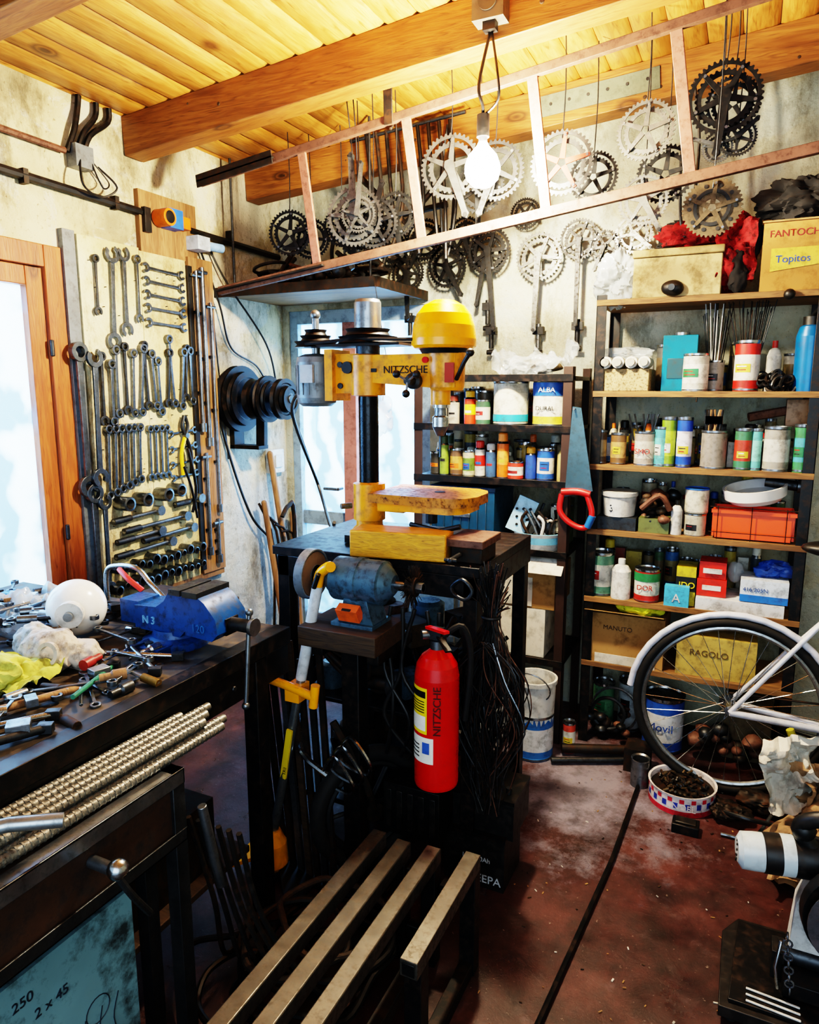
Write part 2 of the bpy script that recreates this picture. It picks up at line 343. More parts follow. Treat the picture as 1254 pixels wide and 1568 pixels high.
m=M(); m.bx(WX,WX+.04,3.15,3.27,1.09,1.22,white); m.bx(WX+.04,WX+.05,3.18,3.24,1.12,1.19,pm('#b8bcc0',.4)); m.obj('wall_switch',.004)
# ------------------------------------------------------------ tool board
BX=WX+.03
m=M()
m.bx(WX+.001,BX,1.995,2.30,.66,2.13,cream); m.bx(WX+.001,BX,2.302,2.57,.66,2.12,cream)
m.bx(WX+.001,BX+.01,2.58,2.74,.66,2.14,boardw); m.bx(WX+.001,BX-.005,1.935,1.99,.66,2.14,grey); m.bx(WX+.001,BX,1.935,2.74,.63,.66,boardw); 
m.bx(WX+.001,BX+.012,2.57,2.6,.68,2.1,black)
for i in range(90):
    y=random.uniform(2.03,2.55);z=random.uniform(.7,2.08); m.cyl((BX,y,z),(BX+.012,y,z),.002,steeld,n=6)
m.obj('tool_board',.002)
def wrench(m,O,U,L,w,mat,style=0,th=.006,W=None):
    O=V(O);U=V(U).normalized()
    W=X.cross(U).normalized() if W is None else V(W).normalized()
    h=w*1.05
    m.prism([(h*.7,-w*.32),(L*.5,-w*.24),(L-h*.7,-w*.32),(L-h*.7,w*.32),(L*.5,w*.24),(h*.7,w*.32)],O,U,W,th,mat)
    def cj(c,rot):
        p=[]
        for i in range(13): t=rot+math.radians(38+i*284/12); p.append((c+math.cos(t)*h,math.sin(t)*h))
        for i in range(7): t=rot+math.radians(322-i*284/6) ; p.append((c+math.cos(t)*h*.5,math.sin(t)*h*.5))
        m.prism(p,O,U,W,th*1.4,mat)
    def rg(c): m.ring(O+U*c,U,W,h*.85,h*.48,th*2,mat,16)
    if style==0: cj(0,pi+.26); cj(L,.26)
    elif style==1: cj(0,pi+.26); rg(L)
    else: rg(0); rg(L)
m=M(); D=BX+.012
wrench(m,(D,2.13,1.74),(0,.05,1),.34,.034,wr,0); wrench(m,(D,2.20,1.79),(0,.02,1),.30,.03,wr,0); wrench(m,(D,2.06,1.85),(0,.02,1),.2,.018,steeld,1)
wrench(m,(D,2.27,1.84),(0,.02,1),.24,.02,wr,1)
for z in (2.055,2.0,1.945,1.89,1.83): wrench(m,(D,2.32,z),(0,1,-.03),.21,.02,wr,0)
for i in range(14):
    y=2.05+i*.039; wrench(m,(D+.003*(i%2),y+random.uniform(-.008,.008),1.43+.005*i+random.uniform(-.02,.02)),(0,random.uniform(-.08,.12),1),.24+random.uniform(-.03,.05),.021+.001*(i%3),steeld if i%3==0 else wr,2 if i%3 else 1,.009)
for i in range(6): wrench(m,(D+.003*(i%2),2.05+i*.033,1.12+.01*i),(0,.06,1),.27-.01*i,.021,wr,2,.009)
for i in range(4): wrench(m,(D,2.28+i*.033,1.17),(0,.03,1),.21,.018,wr,1,.009)
for z,l in ((1.35,.12),(1.28,.12),(1.21,.13),(1.15,.12)): wrench(m,(D,2.41,z),(0,1,.08),l+.03,.016,wr,0)
wrench(m,(WX+.045,1.950,1.17),(0,0,1),.52,.042,wr,1,.012); wrench(m,(WX+.045,1.962,.70),(0,.02,1),.44,.044,wr,1,.012); wrench(m,(WX+.06,1.995,1.2),(0,.03,1),.47,.036,wr,0,.01); wrench(m,(WX+.06,2.0,.74),(0,.02,1),.36,.03,wr,0,.01)
m.obj('wrench_set',.001)
m=M()
for y,z0,z1,r in ((2.61,1.35,2.08,.008),(2.65,1.28,2.1,.01),(2.70,.95,1.95,.007),(2.62,.75,1.25,.008),(2.68,.7,.92,.009)):
    m.cyl((BX+.025,y,z0),(BX+.025,y,z1),r,steel,n=10); m.cyl((BX+.025,y,z0),(BX+.025,y,z0+.04),r*1.8,steel,n=12); m.cyl((BX+.025,y-.03,z1-.02),(BX+.025,y+.03,z1-.02),r*.9,steel,n=8)
    for k in range(3): z=z0+(z1-z0)*(.25+.25*k); m.box((BX+.015,y,z),(.02,.03,.012),black)
m.obj('extension_bar_set')
m=M()
for y0,y1,z in ((2.05,2.3,1.01),(2.1,2.46,.96),(2.05,2.36,.86),(2.2,2.5,.90),(2.4,2.56,1.03),(2.06,2.3,.92)):
    m.cyl((D+.01,y0,z),(D+.01,y1,z+.01),.009,steel,n=10); m.cyl((D+.01,y0,z),(D+.01,y0+.09,z+.003),.014,steeld,n=10); m.cyl((D-.01,y1,z+.01),(D+.03,y1,z+.01),.022,steel,n=14)
for i in range(26):
    y=2.03+(i%13)*.042; z=.81 if i<13 else .735; r=random.uniform(.014,.024)
    m.lathe((BX,y,z+random.uniform(-.01,.01)),X,[(r,0,wr),(r,.055,wr),(r*.7,.057,black),(r*.6,.03,black),(0,.03,black)],12)
for y,z in ((2.1,1.08),(2.2,1.085),(2.32,1.09),(2.4,1.1)): m.lathe((BX,y,z),X,[(.03,0,wr),(.03,.07,wr),(.021,.072,black),(0,.04,black)],16)
m.obj('socket_wrench_set')
m=M()
py=pm('#d8b81c',.4)
for s in (-1,1):
    m.tube([(D+.01,2.49+s*.003,1.43),(D+.01,2.49+s*.018,1.38),(D+.01,2.49-s*.004,1.33)],.008,steeld,8,False,4)
    m.tube([(D+.01,2.49-s*.004,1.33),(D+.01,2.49-s*.03,1.26),(D+.01,2.49-s*.028,1.16)],.009,py if s>0 else black,8,False,5)
m.cyl((D,2.49,1.34),(D+.025,2.49,1.34),.012,steel); 
m.tube([(D+.02,2.49,1.28),(D+.03,2.52,1.1),(D+.02,2.5,.98)],.007,blackm,8,False,4)
m.tube([(D+.02,2.46,1.2),(D+.03,2.49,1.1),(D+.02,2.53,.95)],.006,blackm,8,False,4)
m.obj('pliers')
# ------------------------------------------------------------ line-shaft pulleys
m=M()
m.cyl((WX,2.9,1.5),(-2.02,2.9,1.5),.022,steeld)
for xa,r,t in ((-2.35,.165,.035),(-2.31,.135,.03),(-2.25,.10,.05),(-2.17,.115,.02),(-2.14,.09,.02),(-2.08,.10,.03),(-2.05,.065,.03)):
    m.lathe((xa,2.9,1.5),X,[(0,0,blackm),(r,0,blackm),(r*.93,t*.5,blackm),(r,t,blackm),(r*.8,t,blackm),(r*.75,t*.8,blackm),(.03,t*.8,steeld),(0,t,steeld)],40)
m.bx(-2.38,-2.35,2.86,2.94,1.25,1.5,blackm); m.beam((-2.2,2.9,1.5),(-2.21,2.9,1.27),.05,.03,blackm,Y); m.box((-2.29,2.9,1.26),(.18,.08,.02),blackm)
m.tube([(-2.05,2.9,1.47),(-1.95,2.85,1.35),(-1.75,2.7,1.12)],.006,black,6,False,5)
m.obj('line_shaft_pulleys',.002)
for (a,b,r) in (((-2.34,3.14,1.20),(-2.2,3.2,0.0),.017),((-2.3,3.02,.95),(-2.22,3.1,0),.016),((-2.3,3.28,.85),(-2.24,3.25,0),.02)):
    m=M(); m.tube([a,b],r,boardw,12); m.sph(a,r*1.02,boardw,2)
    bb=V(b); m.prism([(-.09,0),(.09,0),(.1,.16),(.03,.22),(-.03,.22),(-.1,.16)],bb+V((.03,0,0)),Y,Z,.004,iron); m.obj('shovel')
m=M()
for i in range(5): m.tube([(-2.3+.02*i,3.05+.03*i,.0),(-2.27+.015*i,3.05+.03*i,.7),(-2.32+.02*i,3.0+.02*i,.95-.04*i)],.007,iron,6,False,4)
m.tube([(-2.2,3.15,0),(-2.2,3.15,.85),(-2.2,3.1,.93),(-2.2,3.04,.88)],.012,iron,8,False,4)
m.obj('garden_rake')
# ------------------------------------------------------------ platform above door
m=M(); m.bx(-2.379,-1.5,2.8,3.34,2.0,2.025,shelfw); m.bx(-2.379,-1.5,2.79,2.8,1.985,2.03,iron); m.bx(-1.5,-1.49,2.8,3.34,1.985,2.03,iron)
m.cyl((-2.3,2.85,2.02),(-2.3,2.85,2.62),.006,steeld); m.cyl((-1.55,2.85,2.02),(-1.55,2.85,2.69),.006,steeld)
m.obj('overhead_platform')
m=M(); 
for i in range(46):
    p=V((random.uniform(-2.2,-1.62),random.uniform(2.85,3.2),2.045+random.uniform(0,.05))); 
    if i%3==0: m.torus(p+Z*.03,X+Z*random.uniform(-.3,.3),Y,random.uniform(.04,.1),.008,blackm,20,6)
    elif i%3==1: m.tube([p,p+V((random.uniform(-.15,.15),random.uniform(-.1,.1),.02)),p+V((random.uniform(-.15,.15),.05,random.uniform(.03,.14)))],.012,random.choice([iron,steeld,rust]),8,False,4)
    else: m.sph(p,random.uniform(.02,.035),random.choice([blackm,steeld,iron]),2)
m.torus((-1.75,3.1,2.2),X,Z,.15,.01,blackm); m.torus((-1.75,3.12,2.2),X,Z,.09,.006,steeld)
m.obj('bicycle_parts_pile')
# ------------------------------------------------------------ ladder
m=M(); up0=V((-2.11,2.42,2.385)); up1=V((.6,2.42,2.72)); lo0=V((-2.10,2.5,1.965)); lo1=V((.6,2.5,2.30))
m.beam(up0,up1,.022,.03,rust); m.beam(lo0,lo1,.022,.034,rust)
m.beam(lo0,lo0+(lo1-lo0)*.2,.06,.008,iron); m.beam(up0,up0+(up1-up0)*.14,.05,.01,iron); m.beam(up0-Y*.022,up0+(up1-up0)*.14-Y*.022,.006,.05,iron)
pk=pm('#94604f',.5,.2,.2,18,.5,'#40231a')
for a,b in ((-1.61,-1.60),(-1.17,-1.14),(-.715,-.675),(-.28,-.22),(.16,.2)):
    za=up0.z+(a-up0.x)*(up1.z-up0.z)/(up1.x-up0.x); zb=lo0.z+(b-lo0.x)*(lo1.z-lo0.z)/(lo1.x-lo0.x)
    m.beam((a,2.42,za),(b,2.5,zb),.036,.012,pk,Y)
for xk in (-1.23,.1): 
    zk=up0.z+(xk-up0.x)*.1236; m.beam((xk,2.405,zk-.02),(xk,2.395,ceil_z(xk)-.02),.035,.006,iron,Y); m.tube([(xk,2.42,zk-.03),(xk,2.45,zk),(xk,2.41,zk+.02)],.006,iron)
m.obj('ladder',.002)
m=M(); m.beam((-.86,3.055,2.685),(-.40,3.055,2.72),.004,.08,pm('#6f7a6c',.45,.6),Z)
for k in range(6): m.cyl((-.82+.075*k,3.055,2.69+.006*k),(-.82+.075*k,3.049,2.69+.006*k),.006,steeld,n=8)
m.obj('metal_strap')
# ------------------------------------------------------------ lamp
m=M(); jx=-.80
jz=ceil_z(jx)
m.box((jx,2.25,jz-.06),(.1,.06,.1),pm('#5b554a',.5)); m.cyl((jx,2.22,jz-.06),(jx,2.215,jz-.06),.03,pm('#4b463c',.5)); m.box((jx+.0,2.25,jz-.12),(.04,.03,.03),black)
m.tube([(jx-.03,2.25,jz-.02),(jx-.06,2.1,jz-.03),(jx-.12,1.5,jz-.03),(jx-.2,.2,jz-.03)],.011,pm('#8a8272',.5),8,False,4)
m.tube([(jx,2.26,jz-.12),(jx-.03,2.24,2.48),(jx-.02,2.25,2.42),(jx-.025,2.27,2.39)],.005,black,6,False,5)
m.tube([(jx,2.26,jz-.12),(jx+.03,2.24,2.5),(jx+.03,2.25,2.43),(jx-.02,2.27,2.40)],.004,black,6,False,5)
m.cyl((jx-.025,2.27,2.335),(jx-.025,2.27,2.40),.02,black); m.cyl((jx-.025,2.27,2.32),(jx-.025,2.27,2.34),.014,steel)
m.obj('pendant_lamp_socket')
em=bpy.data.materials.new('bulb_glow'); em.use_nodes=True; b=em.node_tree.nodes['Principled BSDF']
b.inputs['Emission Color'].default_value=(1,.83,.58,1); b.inputs['Emission Strength'].default_value=1750
m=M(); m.lathe((jx-.025,2.27,2.32),-Z,[(.013,0,em),(.02,.012,em),(.045,.04,em),(.056,.07,em),(.057,.085,em),(.05,.11,em),(.03,.13,em),(0,.137,em)],24); m.obj('light_bulb')
# ------------------------------------------------------------ bicycle cranksets
def crank(c,R,mat,arm=1.7,aa=-90,yaw=0,mat2=None,teeth=40,solid=False,hang=None,armmat=None):
    m=M(); c=V(c); mat2=mat2 or mat; am=armmat or mat2
    U=V((math.cos(yaw),math.sin(yaw),0)); W=V(Z)
    Nn=U.cross(W)
    pat=[1,1,.93,.93]
    m.ring(c,U,W,lambda i:R*pat[i%4],R*(.3 if solid else .84),.004,mat,teeth*4)
    m.ring(c+Nn*-.008,U,W,lambda i:R*.78*pat[i%4],R*.6,.004,mat2,teeth*3//4*4)
    if solid:
        m.ring(c+Nn*.004,U,W,R*.62,R*.5,.004,gd,40)
        for k in range(10): t=k*pi/5; m.cyl(c+(U*math.cos(t)+W*math.sin(t))*R*.75+Nn*.0,c+(U*math.cos(t)+W*math.sin(t))*R*.75+Nn*.004,R*.07,black,n=10)
    if arm>0:
        m.cyl(c-Nn*.03,c+Nn*.02,R*.17,am,n=16); m.cyl(c+Nn*.02,c+Nn*.024,R*.11,black,n=16)
    a0=math.radians(aa)
    for k in range(5):
        t=a0+2*pi*k/5+.2; e=U*math.cos(t)+W*math.sin(t); s=U*-math.sin(t)+W*math.cos(t)
        m.prism([(R*.12,-R*.09),(R*.88,-R*.05),(R*.88,R*.05),(R*.12,R*.09)],c+Nn*.004,e,s,.006,am); m.cyl(c+e*R*.8-Nn*.006,c+e*R*.8+Nn*.01,R*.045,steel,n=8)
    if arm>0:
        e=U*math.cos(a0)+W*math.sin(a0); s=U*-math.sin(a0)+W*math.cos(a0)
        L=R*arm; m.prism([(-R*.16,-R*.1),(0,-R*.17),(R*.2,-R*.13),(L-R*.15,-R*.09),(L,-R*.12),(L+R*.12,0),(L,R*.12),(L-R*.15,R*.09),(R*.2,R*.13),(0,R*.17),(-R*.16,R*.1)],c+Nn*.018,e,s,.014,am)
        m.cyl(c+e*L+Nn*.01,c+e*L+Nn*.03,R*.07,black,n=12)
    if hang: 
        h=V(hang); top=c+Z*R*.86
        m.tube([h,(h+top)/2+X*.005,top,top+Nn*.01-Z*.01],.0022,steeld,6,False,3)
    m.obj('bicycle_crankset')
gd=pm('#323334',.45,.8,.3,30,.5); gs=pm('#6b6c6a',.36,.85,.3,30,.6); gb=pm('#5e513f',.5,.7,.3,40,.5); gk=pm('#191b1d',.45,.6,.3,30,.4)
crank((-1.46,2.56,2.22),.115,gs,1.9,92,.25,hang=(-1.46,2.5,2.66)); crank((-1.43,2.535,2.22),.07,gs,2.6,84,.25,hang=(-1.43,2.5,2.66))
crank((-1.40,2.60,2.20),.10,gd,1.5,75,.35,hang=(-1.40,2.6,2.7)); crank((-1.50,2.66,2.19),.10,gk,1.5,-100,.2,hang=(-1.5,2.66,2.68)); crank((-1.34,2.68,2.24),.09,gk,1.8,-80,.2,hang=(-1.34,2.68,2.7))
crank((-1.92,2.78,2.24),.10,gd,0,0,.3,hang=(-1.92,2.78,2.66)); crank((-1.85,2.84,2.22),.09,gk,1.4,200,.3,hang=(-1.85,2.84,2.66)); crank((-1.70,2.86,2.26),.085,gk,1.4,-70,.3,hang=(-1.70,2.86,2.68))
crank((-1.09,2.65,2.38),.12,gs,1.6,-70,.1,hang=(-1.09,2.65,2.72)); crank((-.93,2.7,2.36),.11,gd,1.5,-110,.2,hang=(-.93,2.7,2.73)); crank((-1.02,2.78,2.33),.10,gk,1.6,-90,.1,hang=(-1.02,2.78,2.73))
crank((-.665,2.65,2.34),.112,gs,0,0,.1,armmat=pm('#a8402c',.5),hang=(-.665,2.65,2.75)); crank((-.575,2.76,2.31),.09,gk,0,0,0,hang=(-.575,2.76,2.76))
crank((-.385,2.66,2.41),.098,gs,0,0,-.1,hang=(-.385,2.66,2.77)); crank((-.395,2.76,2.21),.088,gs,1.4,-60,0,hang=(-.395,2.76,2.77)); crank((-.33,2.8,2.3),.1,gk,0,0,0,hang=(-.33,2.8,2.77))
crank((-.145,2.65,2.47),.115,gk,1.5,-95,.1,hang=(-.145,2.65,2.79)); crank((-.12,2.68,2.46),.085,gd,0,0,.1,hang=(-.12,2.68,2.79)); crank((-.10,2.7,2.36),.06,gd,1.2,40,.1,hang=(-.10,2.7,2.79)); crank((-.16,2.71,2.34),.05,gs,1.6,160,.1,hang=(-.16,2.71,2.79))
crank((-.157,2.6,2.127),.092,gb,0,0,0,solid=True,hang=(-.157,2.6,2.79))
for x,z,R,a,mt,aa in ((-1.14,2.18,.105,3.4,gd,-84),(-1.16,2.17,.09,2.6,gd,-100),(-.91,2.14,.108,3.0,gs,-92),(-.73,2.20,.088,4.2,gd,-90),(-1.36,2.13,.10,1.6,gk,-60),(-1.57,2.11,.09,2.4,gd,-88),(-.5,2.2,.08,1.2,gs,-40),(-.98,2.33,.07,1.0,gk,-30),(-1.48,2.26,.1,1.4,gk,-120),(-1.27,2.26,.09,1.6,gk,-70),(-1.66,2.24,.1,1.4,gk,-40),(-.62,2.16,.07,1.5,gd,-110)):
    crank((x,3.27-.03*(aa==-84),z),R,mt,a,aa,0,hang=(x,3.348,z+R*1.1))
    if a>2.3:
        m=M(); c=V((x,3.30,z-R*a)); m.box(c,(.05,.03,.035),gd); m.cyl(c-Z*.08,c+Z*.03,.012,mt,n=10); m.cyl(c-Z*.1-X*.02,c-Z*.1+X*.02,.012,gd,n=10); m.obj('bicycle_pedal')
m=M()
for i in range(9):
    x=-1.62+.05*i; m.tube([(x,2.95,2.66),(x+.03,2.95,2.35),(x+random.uniform(-.06,.06),2.96,random.uniform(2.08,2.2))],.009,random.choice([blackm,iron,gk]),8,False,4)
m.tube([(-1.68,3.0,2.5),(-1.45,3.0,2.28),(-1.22,3.0,2.5)],.014,blackm,8); m.tube([(-1.68,3.0,2.3),(-1.25,3.0,2.34)],.014,blackm,8)
m.cyl((-1.7,2.95,2.64),(-1.15,2.95,2.68),.008,steeld)
m.obj('bicycle_frame_parts')
m=M()
for x in (-.27,-1.25):
    for s in (-1,1): m.tube([(x,3.0,2.66),(x+s*.03,3.0,2.45),(x+s*.02,3.0,2.2),(x,3.0,2.12)],.006,steeld,6,False,5)
m.obj('bicycle_chain')
# ------------------------------------------------------------ machine stand + drill press
TZ=1.03
m=M(); m.bx(-1.42,-.68,1.9,2.45,TZ-.03,TZ,blackm)
for x in (-1.40,-.73):
    for y in (1.9,2.4):
        m.bx(x,x+.045,y,y+.045,0,TZ-.03,blackm)
m.bx(-1.4,-.7,1.9,1.93,TZ-.10,TZ-.03,blackm); m.bx(-.71,-.68,1.9,2.45,TZ-.10,TZ-.03,blackm)
m.bx(-1.4,-.7,1.92,2.45,.5,.515,blackm); m.bx(-1.4,-.7,1.9,2.45,.14,.16,blackm)
m.obj('steel_machine_stand',.002)
m=M(); cx_,cy_=-1.165,2.12
m.box((-1.02,2.16,TZ+.014),(.40,.24,.026),blackm)
m.lathe((cx_,cy_,TZ+.02),Z,[(.065,0,yel),(.06,.02,yel),(.046,.035,yel),(.046,.10,yel),(.036,.11,yel)],28)
dcol=pm('#26292c',.22,.9,.25,20,.4)
m.cyl((cx_,cy_,TZ+.02),(cx_,cy_,1.79),.034,dcol); m.lathe((cx_,cy_,1.66),Z,[(.04,0,steeld),(.04,.06,steeld),(.045,.07,steel),(.045,.17,steel),(.04,.18,steel),(0,.182,steel)],28)
m.lathe((cx_,cy_,1.10),Z,[(.036,0,yel),(.055,.005,yel),(.055,.13,yel),(.036,.135,yel)],28)
m.box((-1.08,cy_,1.165),(.12,.06,.05),yel); m.cyl((-1.225,cy_-.02,1.15),(-1.25,cy_-.05,1.15),.01,steel)
tp=[(-.17,-.13),(.12,-.13),(.16,-.10),(.18,-.05),(.18,.05),(.16,.10),(.12,.13),(-.17,.13)]
yr=pm('#b87410',.45,.1,.3,25,.85,'#43260f')
m.prism(tp,(-.93,cy_,1.2),X,Y,.03,yr); m.prism([(a*.85,b*.85) for a,b in tp],(-.93,cy_,1.175),X,Y,.03,yel)
m.cyl((-.9,cy_,1.214),(-.9,cy_,1.2165),.018,black)
m.cyl((-.93,cy_,1.11),(-.93,cy_,1.165),.02,black); m.tube([(-.96,cy_-.1,1.12),(-.85,cy_-.12,1.11),(-.78,cy_-.12,1.13)],.008,black)
m.lathe((cx_,cy_,1.525),Z,[(.036,0,yel),(.058,.004,yel),(.058,.135,yel),(.036,.14,yel)],28)
m.prism([(-.03,-.03),(.30,-.055),(.33,-.05),(.33,.055),(.05,.055),(-.03,.04)],(cx_,cy_,1.605),X,Z,.085,yel)
m.lathe((-.88,cy_,1.545),Z,[(0,0,yel),(.052,0,yel),(.057,.01,yel),(.062,.13,yel),(.075,.135,yel)],30)
m.box((-1.235,cy_,1.6),(.11,.075,.13),yel); m.box((-1.285,cy_,1.595),(.03,.12,.17),yel); m.cyl((-1.22,cy_-.05,1.62),(-1.22,cy_-.035,1.62),.02,black,n=12)
for z in (1.56,1.63): m.cyl((-1.25,cy_-.045,z),(-1.25,cy_-.035,z),.01,steeld,n=8)
m.lathe((-.89,cy_,1.675),Z,[(0,0,yel2),(.095,0,yel2),(.105,.008,yel2),(.105,.03,yel2),(.100,.07,yel2),(.088,.105,yel2),(.066,.132,yel2),(.035,.148,yel2),(0,.153,yel2)],40,1.15,.95)
m.lathe((-.89,cy_,1.66),Z,[(.07,0,black),(.08,.016,black)],30)
mx=-1.37
m.lathe((mx,cy_,1.49),Z,[(0,0,grey),(.05,0,grey),(.066,.012,grey),(.07,.03,grey),(.07,.15,grey),(.066,.168,grey),(.04,.178,grey),(.015,.18,steel),(.015,.22,steel),(0,.22,steel)],32)
for k in range(18): t=2*pi*k/18; m.box((mx+math.cos(t)*.071,cy_+math.sin(t)*.071,1.58),(.004,.004,.1),grey,(0,0,t))
m.box((mx+.01,cy_-.075,1.6),(.05,.012,.06),pm('#a9b0b4',.4))
for (r,z) in ((.075,1.69),(.055,1.71),(.04,1.73)): m.lathe((mx,cy_,z),Z,[(0,0,blackm),(r,0,blackm),(r*.86,.01,blackm),(r,.02,blackm),(0,.02,blackm)],28)
for (r,z) in ((.10,1.70),(.075,1.725)): m.lathe((cx_+.0,cy_+.0,z),Z,[(.04,0,blackm),(r,0,blackm),(r*.9,.01,blackm),(r,.02,blackm),(.04,.02,blackm)],32)
m.box((-1.2,cy_,1.693),(.36,.12,.008),iron)
for s in (-1,1): m.tube([(mx,cy_+s*.066,1.70),(-1.16,cy_+s*.085,1.71),(-.9,cy_+s*.08,1.70)],.006,rubber,6)
m.cyl((mx,cy_,1.75),(mx,cy_,1.79),.012,steel); m.sph((mx,cy_,1.80),.018,steel,2)
m.cyl((-.90,cy_,1.50),(-.90,cy_,1.55),.032,yel); m.cyl((-.90,cy_,1.49),(-.90,cy_,1.50),.024,steelb)
m.lathe((-.90,cy_,1.40),Z,[(0,0,steel),(.012,0,steel),(.022,.02,steel),(.026,.03,steelb),(.026,.06,steelb),(.02,.065,steel),(.018,.09,steel)],24)
m.cyl((-.90,cy_,1.33),(-.90,cy_,1.40),.004,steeld,n=8)
m.lathe((-.97,cy_-.045,1.575),-Y,[(.026,0,black),(.026,.02,black),(.015,.025,steeld),(.012,.06,steeld),(0,.06,steeld)],20)
for k in range(3):
    t=2*pi*k/3+.5; p=V((-.97,cy_-.10,1.575)); e=V((math.cos(t),-.25,math.sin(t))); m.cyl(p,p+e*.035,.004,steel,n=8); m.sph(p+e*.04,.013,black,2)
m.tube([(-.83,cy_-.04,1.58),(-.79,cy_-.08,1.63),(-.765,cy_-.10,1.655)],.007,black); m.sph((-.763,cy_-.10,1.657),.013,black,2)
m.box((-.845,cy_-.062,1.6),(.03,.006,.06),pm('#a8321c',.4)); m.cyl((-.93,cy_-.06,1.64),(-.93,cy_-.05,1.64),.01,red,n=12)
m.text('NITZSCHE',(-1.085,cy_-.0445,1.60),X,Z,.034,black,.0012); m.box((-1.12,cy_-.0445,1.61),(.02,.003,.012),black)
m.obj('drill_press',.003)
m=M(); m.tube([(-1.44,2.14,1.55),(-1.6,2.3,1.45),(-1.75,2.7,1.12),(-1.5,2.4,1.0),(-1.42,2.3,1.04)],.007,black,8,False,8); m.obj('motor_cable')
m=M(); m.box((-.955,1.945,TZ+.044),(.31,.11,.085),yblock,(0,0,.16)); m.obj('wood_block',.005)
m=M(); m.bx(-.79,-.69,1.95,2.08,TZ,TZ+.05,iron); m.bx(-.80,-.68,1.93,2.1,TZ+.05,TZ+.075,rust); m.cyl((-.75,1.93,TZ+.03),(-.75,1.84,TZ+.03),.008,steeld); m.cyl((-.77,1.85,TZ+.03),(-.73,1.85,TZ+.03),.006,steeld)
m.tube([(-.76,1.89,TZ-.06),(-.72,1.87,TZ-.03),(-.69,1.87,TZ-.06),(-.71,1.87,TZ-.09),(-.75,1.88,TZ-.08)],.006,steeld,8,True,4)
m.obj('machine_vise',.003)
gbl=pm('#4c6a7c',.32,.35,.2,16,.65,'#1c1b18'); gy=1.77; gz=.99
m=M(); m.lathe((-1.115,gy,gz),X,[(0,0,gbl),(.025,0,gbl),(.045,.012,gbl),(.058,.03,gbl),(.066,.034,gbl),(.066,.10,gbl),(.069,.102,gbl),(.069,.12,gbl),(.066,.122,gbl),(.066,.19,gbl),(.058,.194,gbl),(.045,.21,gbl),(.028,.225,gbl),(0,.225,gbl)],36)
m.cyl((-1.2,gy,gz),(-.80,gy,gz),.011,steel)
m.lathe((-1.19,gy,gz),X,[(0,0,steel),(.03,0,steel),(.03,.004,iron),(.068,.006,pm('#5b4a3a',.8)),(.07,.025,pm('#5b4a3a',.8)),(.03,.027,steel),(.03,.032,steel)],36)
m.ring((-1.178,gy,gz),Y,Z,.078,.073,.03,grey,40)
for k in range(140):
    t=random.uniform(0,2*pi); a=random.uniform(-.008,.008); m.cyl((-.835+a,gy+math.cos(t)*.02,gz+math.sin(t)*.02),(-.835+a*1.6,gy+math.cos(t+.1)*.062,gz+math.sin(t+.1)*.062),.0012,iron,n=4)
m.cyl((-.85,gy,gz),(-.82,gy,gz),.028,iron); m.cyl((-.82,gy,gz),(-.80,gy,gz),.016,steel,n=6)
m.prism([(-.06,0),(.06,0),(.045,.05),(.035,.09),(-.035,.09),(-.045,.05)],(-1.0,gy,.865),X,Z,.09,gbl)
m.box((-1.01,gy-.06,.905),(.07,.03,.045),pm('#e0601c',.4),(.5,0,0)); m.box((-1.01,gy-.075,.912),(.03,.01,.02),black,(.5,0,0))
m.box((-1.005,gy,.865),(.14,.12,.012),gbl)
m.obj('bench_grinder',.0015)
m=M(); m.box((-1.03,1.76,.83),(.26,.2,.06),darkw); m.bx(-1.14,-1.10,1.7,1.92,.76,.80,blackm); m.bx(-.95,-.91,1.7,1.92,.76,.80,blackm)
m.bx(-1.06,-1.0,1.74,1.8,.0,.8,blackm); m.bx(-1.16,-.9,1.66,1.88,0,.02,blackm)
m.obj('grinder_pedestal',.003)
m=M(); 
for i in range(90):
    sh=random.choice([.16,.515,.515]); p=V((random.uniform(-1.35,-.78),random.uniform(1.98,2.35),sh+random.choice([0,0,.09,.16]))); mt=random.choice([blackm,iron,steeld,gk,gbl,iron,rust,darkw])
    k=i%4; r=random.uniform(.03,.06)
    if k==0: m.lathe(p,Z,[(0,0,mt),(r,0,mt),(r,r*2,mt),(r*.7,r*2.2,mt),(0,r*2.2,mt)],18)
    elif k==1: m.lathe(p+Z*r,V((random.uniform(-1,1),random.uniform(-1,1),0)),[(0,0,mt),(r,0,mt),(r*.9,.03,mt),(r*.4,.05,mt),(r*.4,.12,mt),(0,.12,mt)],18)
    elif k==2: m.box(p+Z*.05,(random.uniform(.08,.16),.08,.08),mt,(0,0,random.uniform(0,3)))
    else: m.tube([p,p+V((random.uniform(-.12,.12),-.06,.08)),p+V((random.uniform(-.12,.12),-.04,-.02)),p+V((random.uniform(-.15,.15),.05,.05))],.008,random.choice([black,steeld,iron]),8,False,5)
m.obj('spare_parts_pile',.002)
m=M(); m.bx(-1.36,-1.17,2.47,2.62,.0,.93,white); m.bx(-1.15,-.96,2.47,2.62,.0,.93,white)
for z in (.78,.62,.46):
    for x in (-1.34,-1.13): m.bx(x,x+.15,2.46,2.47,z,z+.13,cardw); m.box((x+.075,2.455,z+.065),(.05,.01,.012),steeld)
m.obj('storage_cabinet',.003)
m=M(); c=V((-1.02,1.83,.22)); U=V((.55,.83,0)).normalized()
m.torus(c,U,Z,.18,.026,rubber,40,10); m.torus(c,U,Z,.145,.012,steeld,40,8); Nn=U.cross(Z)
for k in range(6): t=k*pi/3; m.cyl(c,c+(U*math.cos(t)+Z*math.sin(t))*.135,.008,steeld,n=8)
m.cyl(c-Nn*.05,c+Nn*.05,.03,iron)
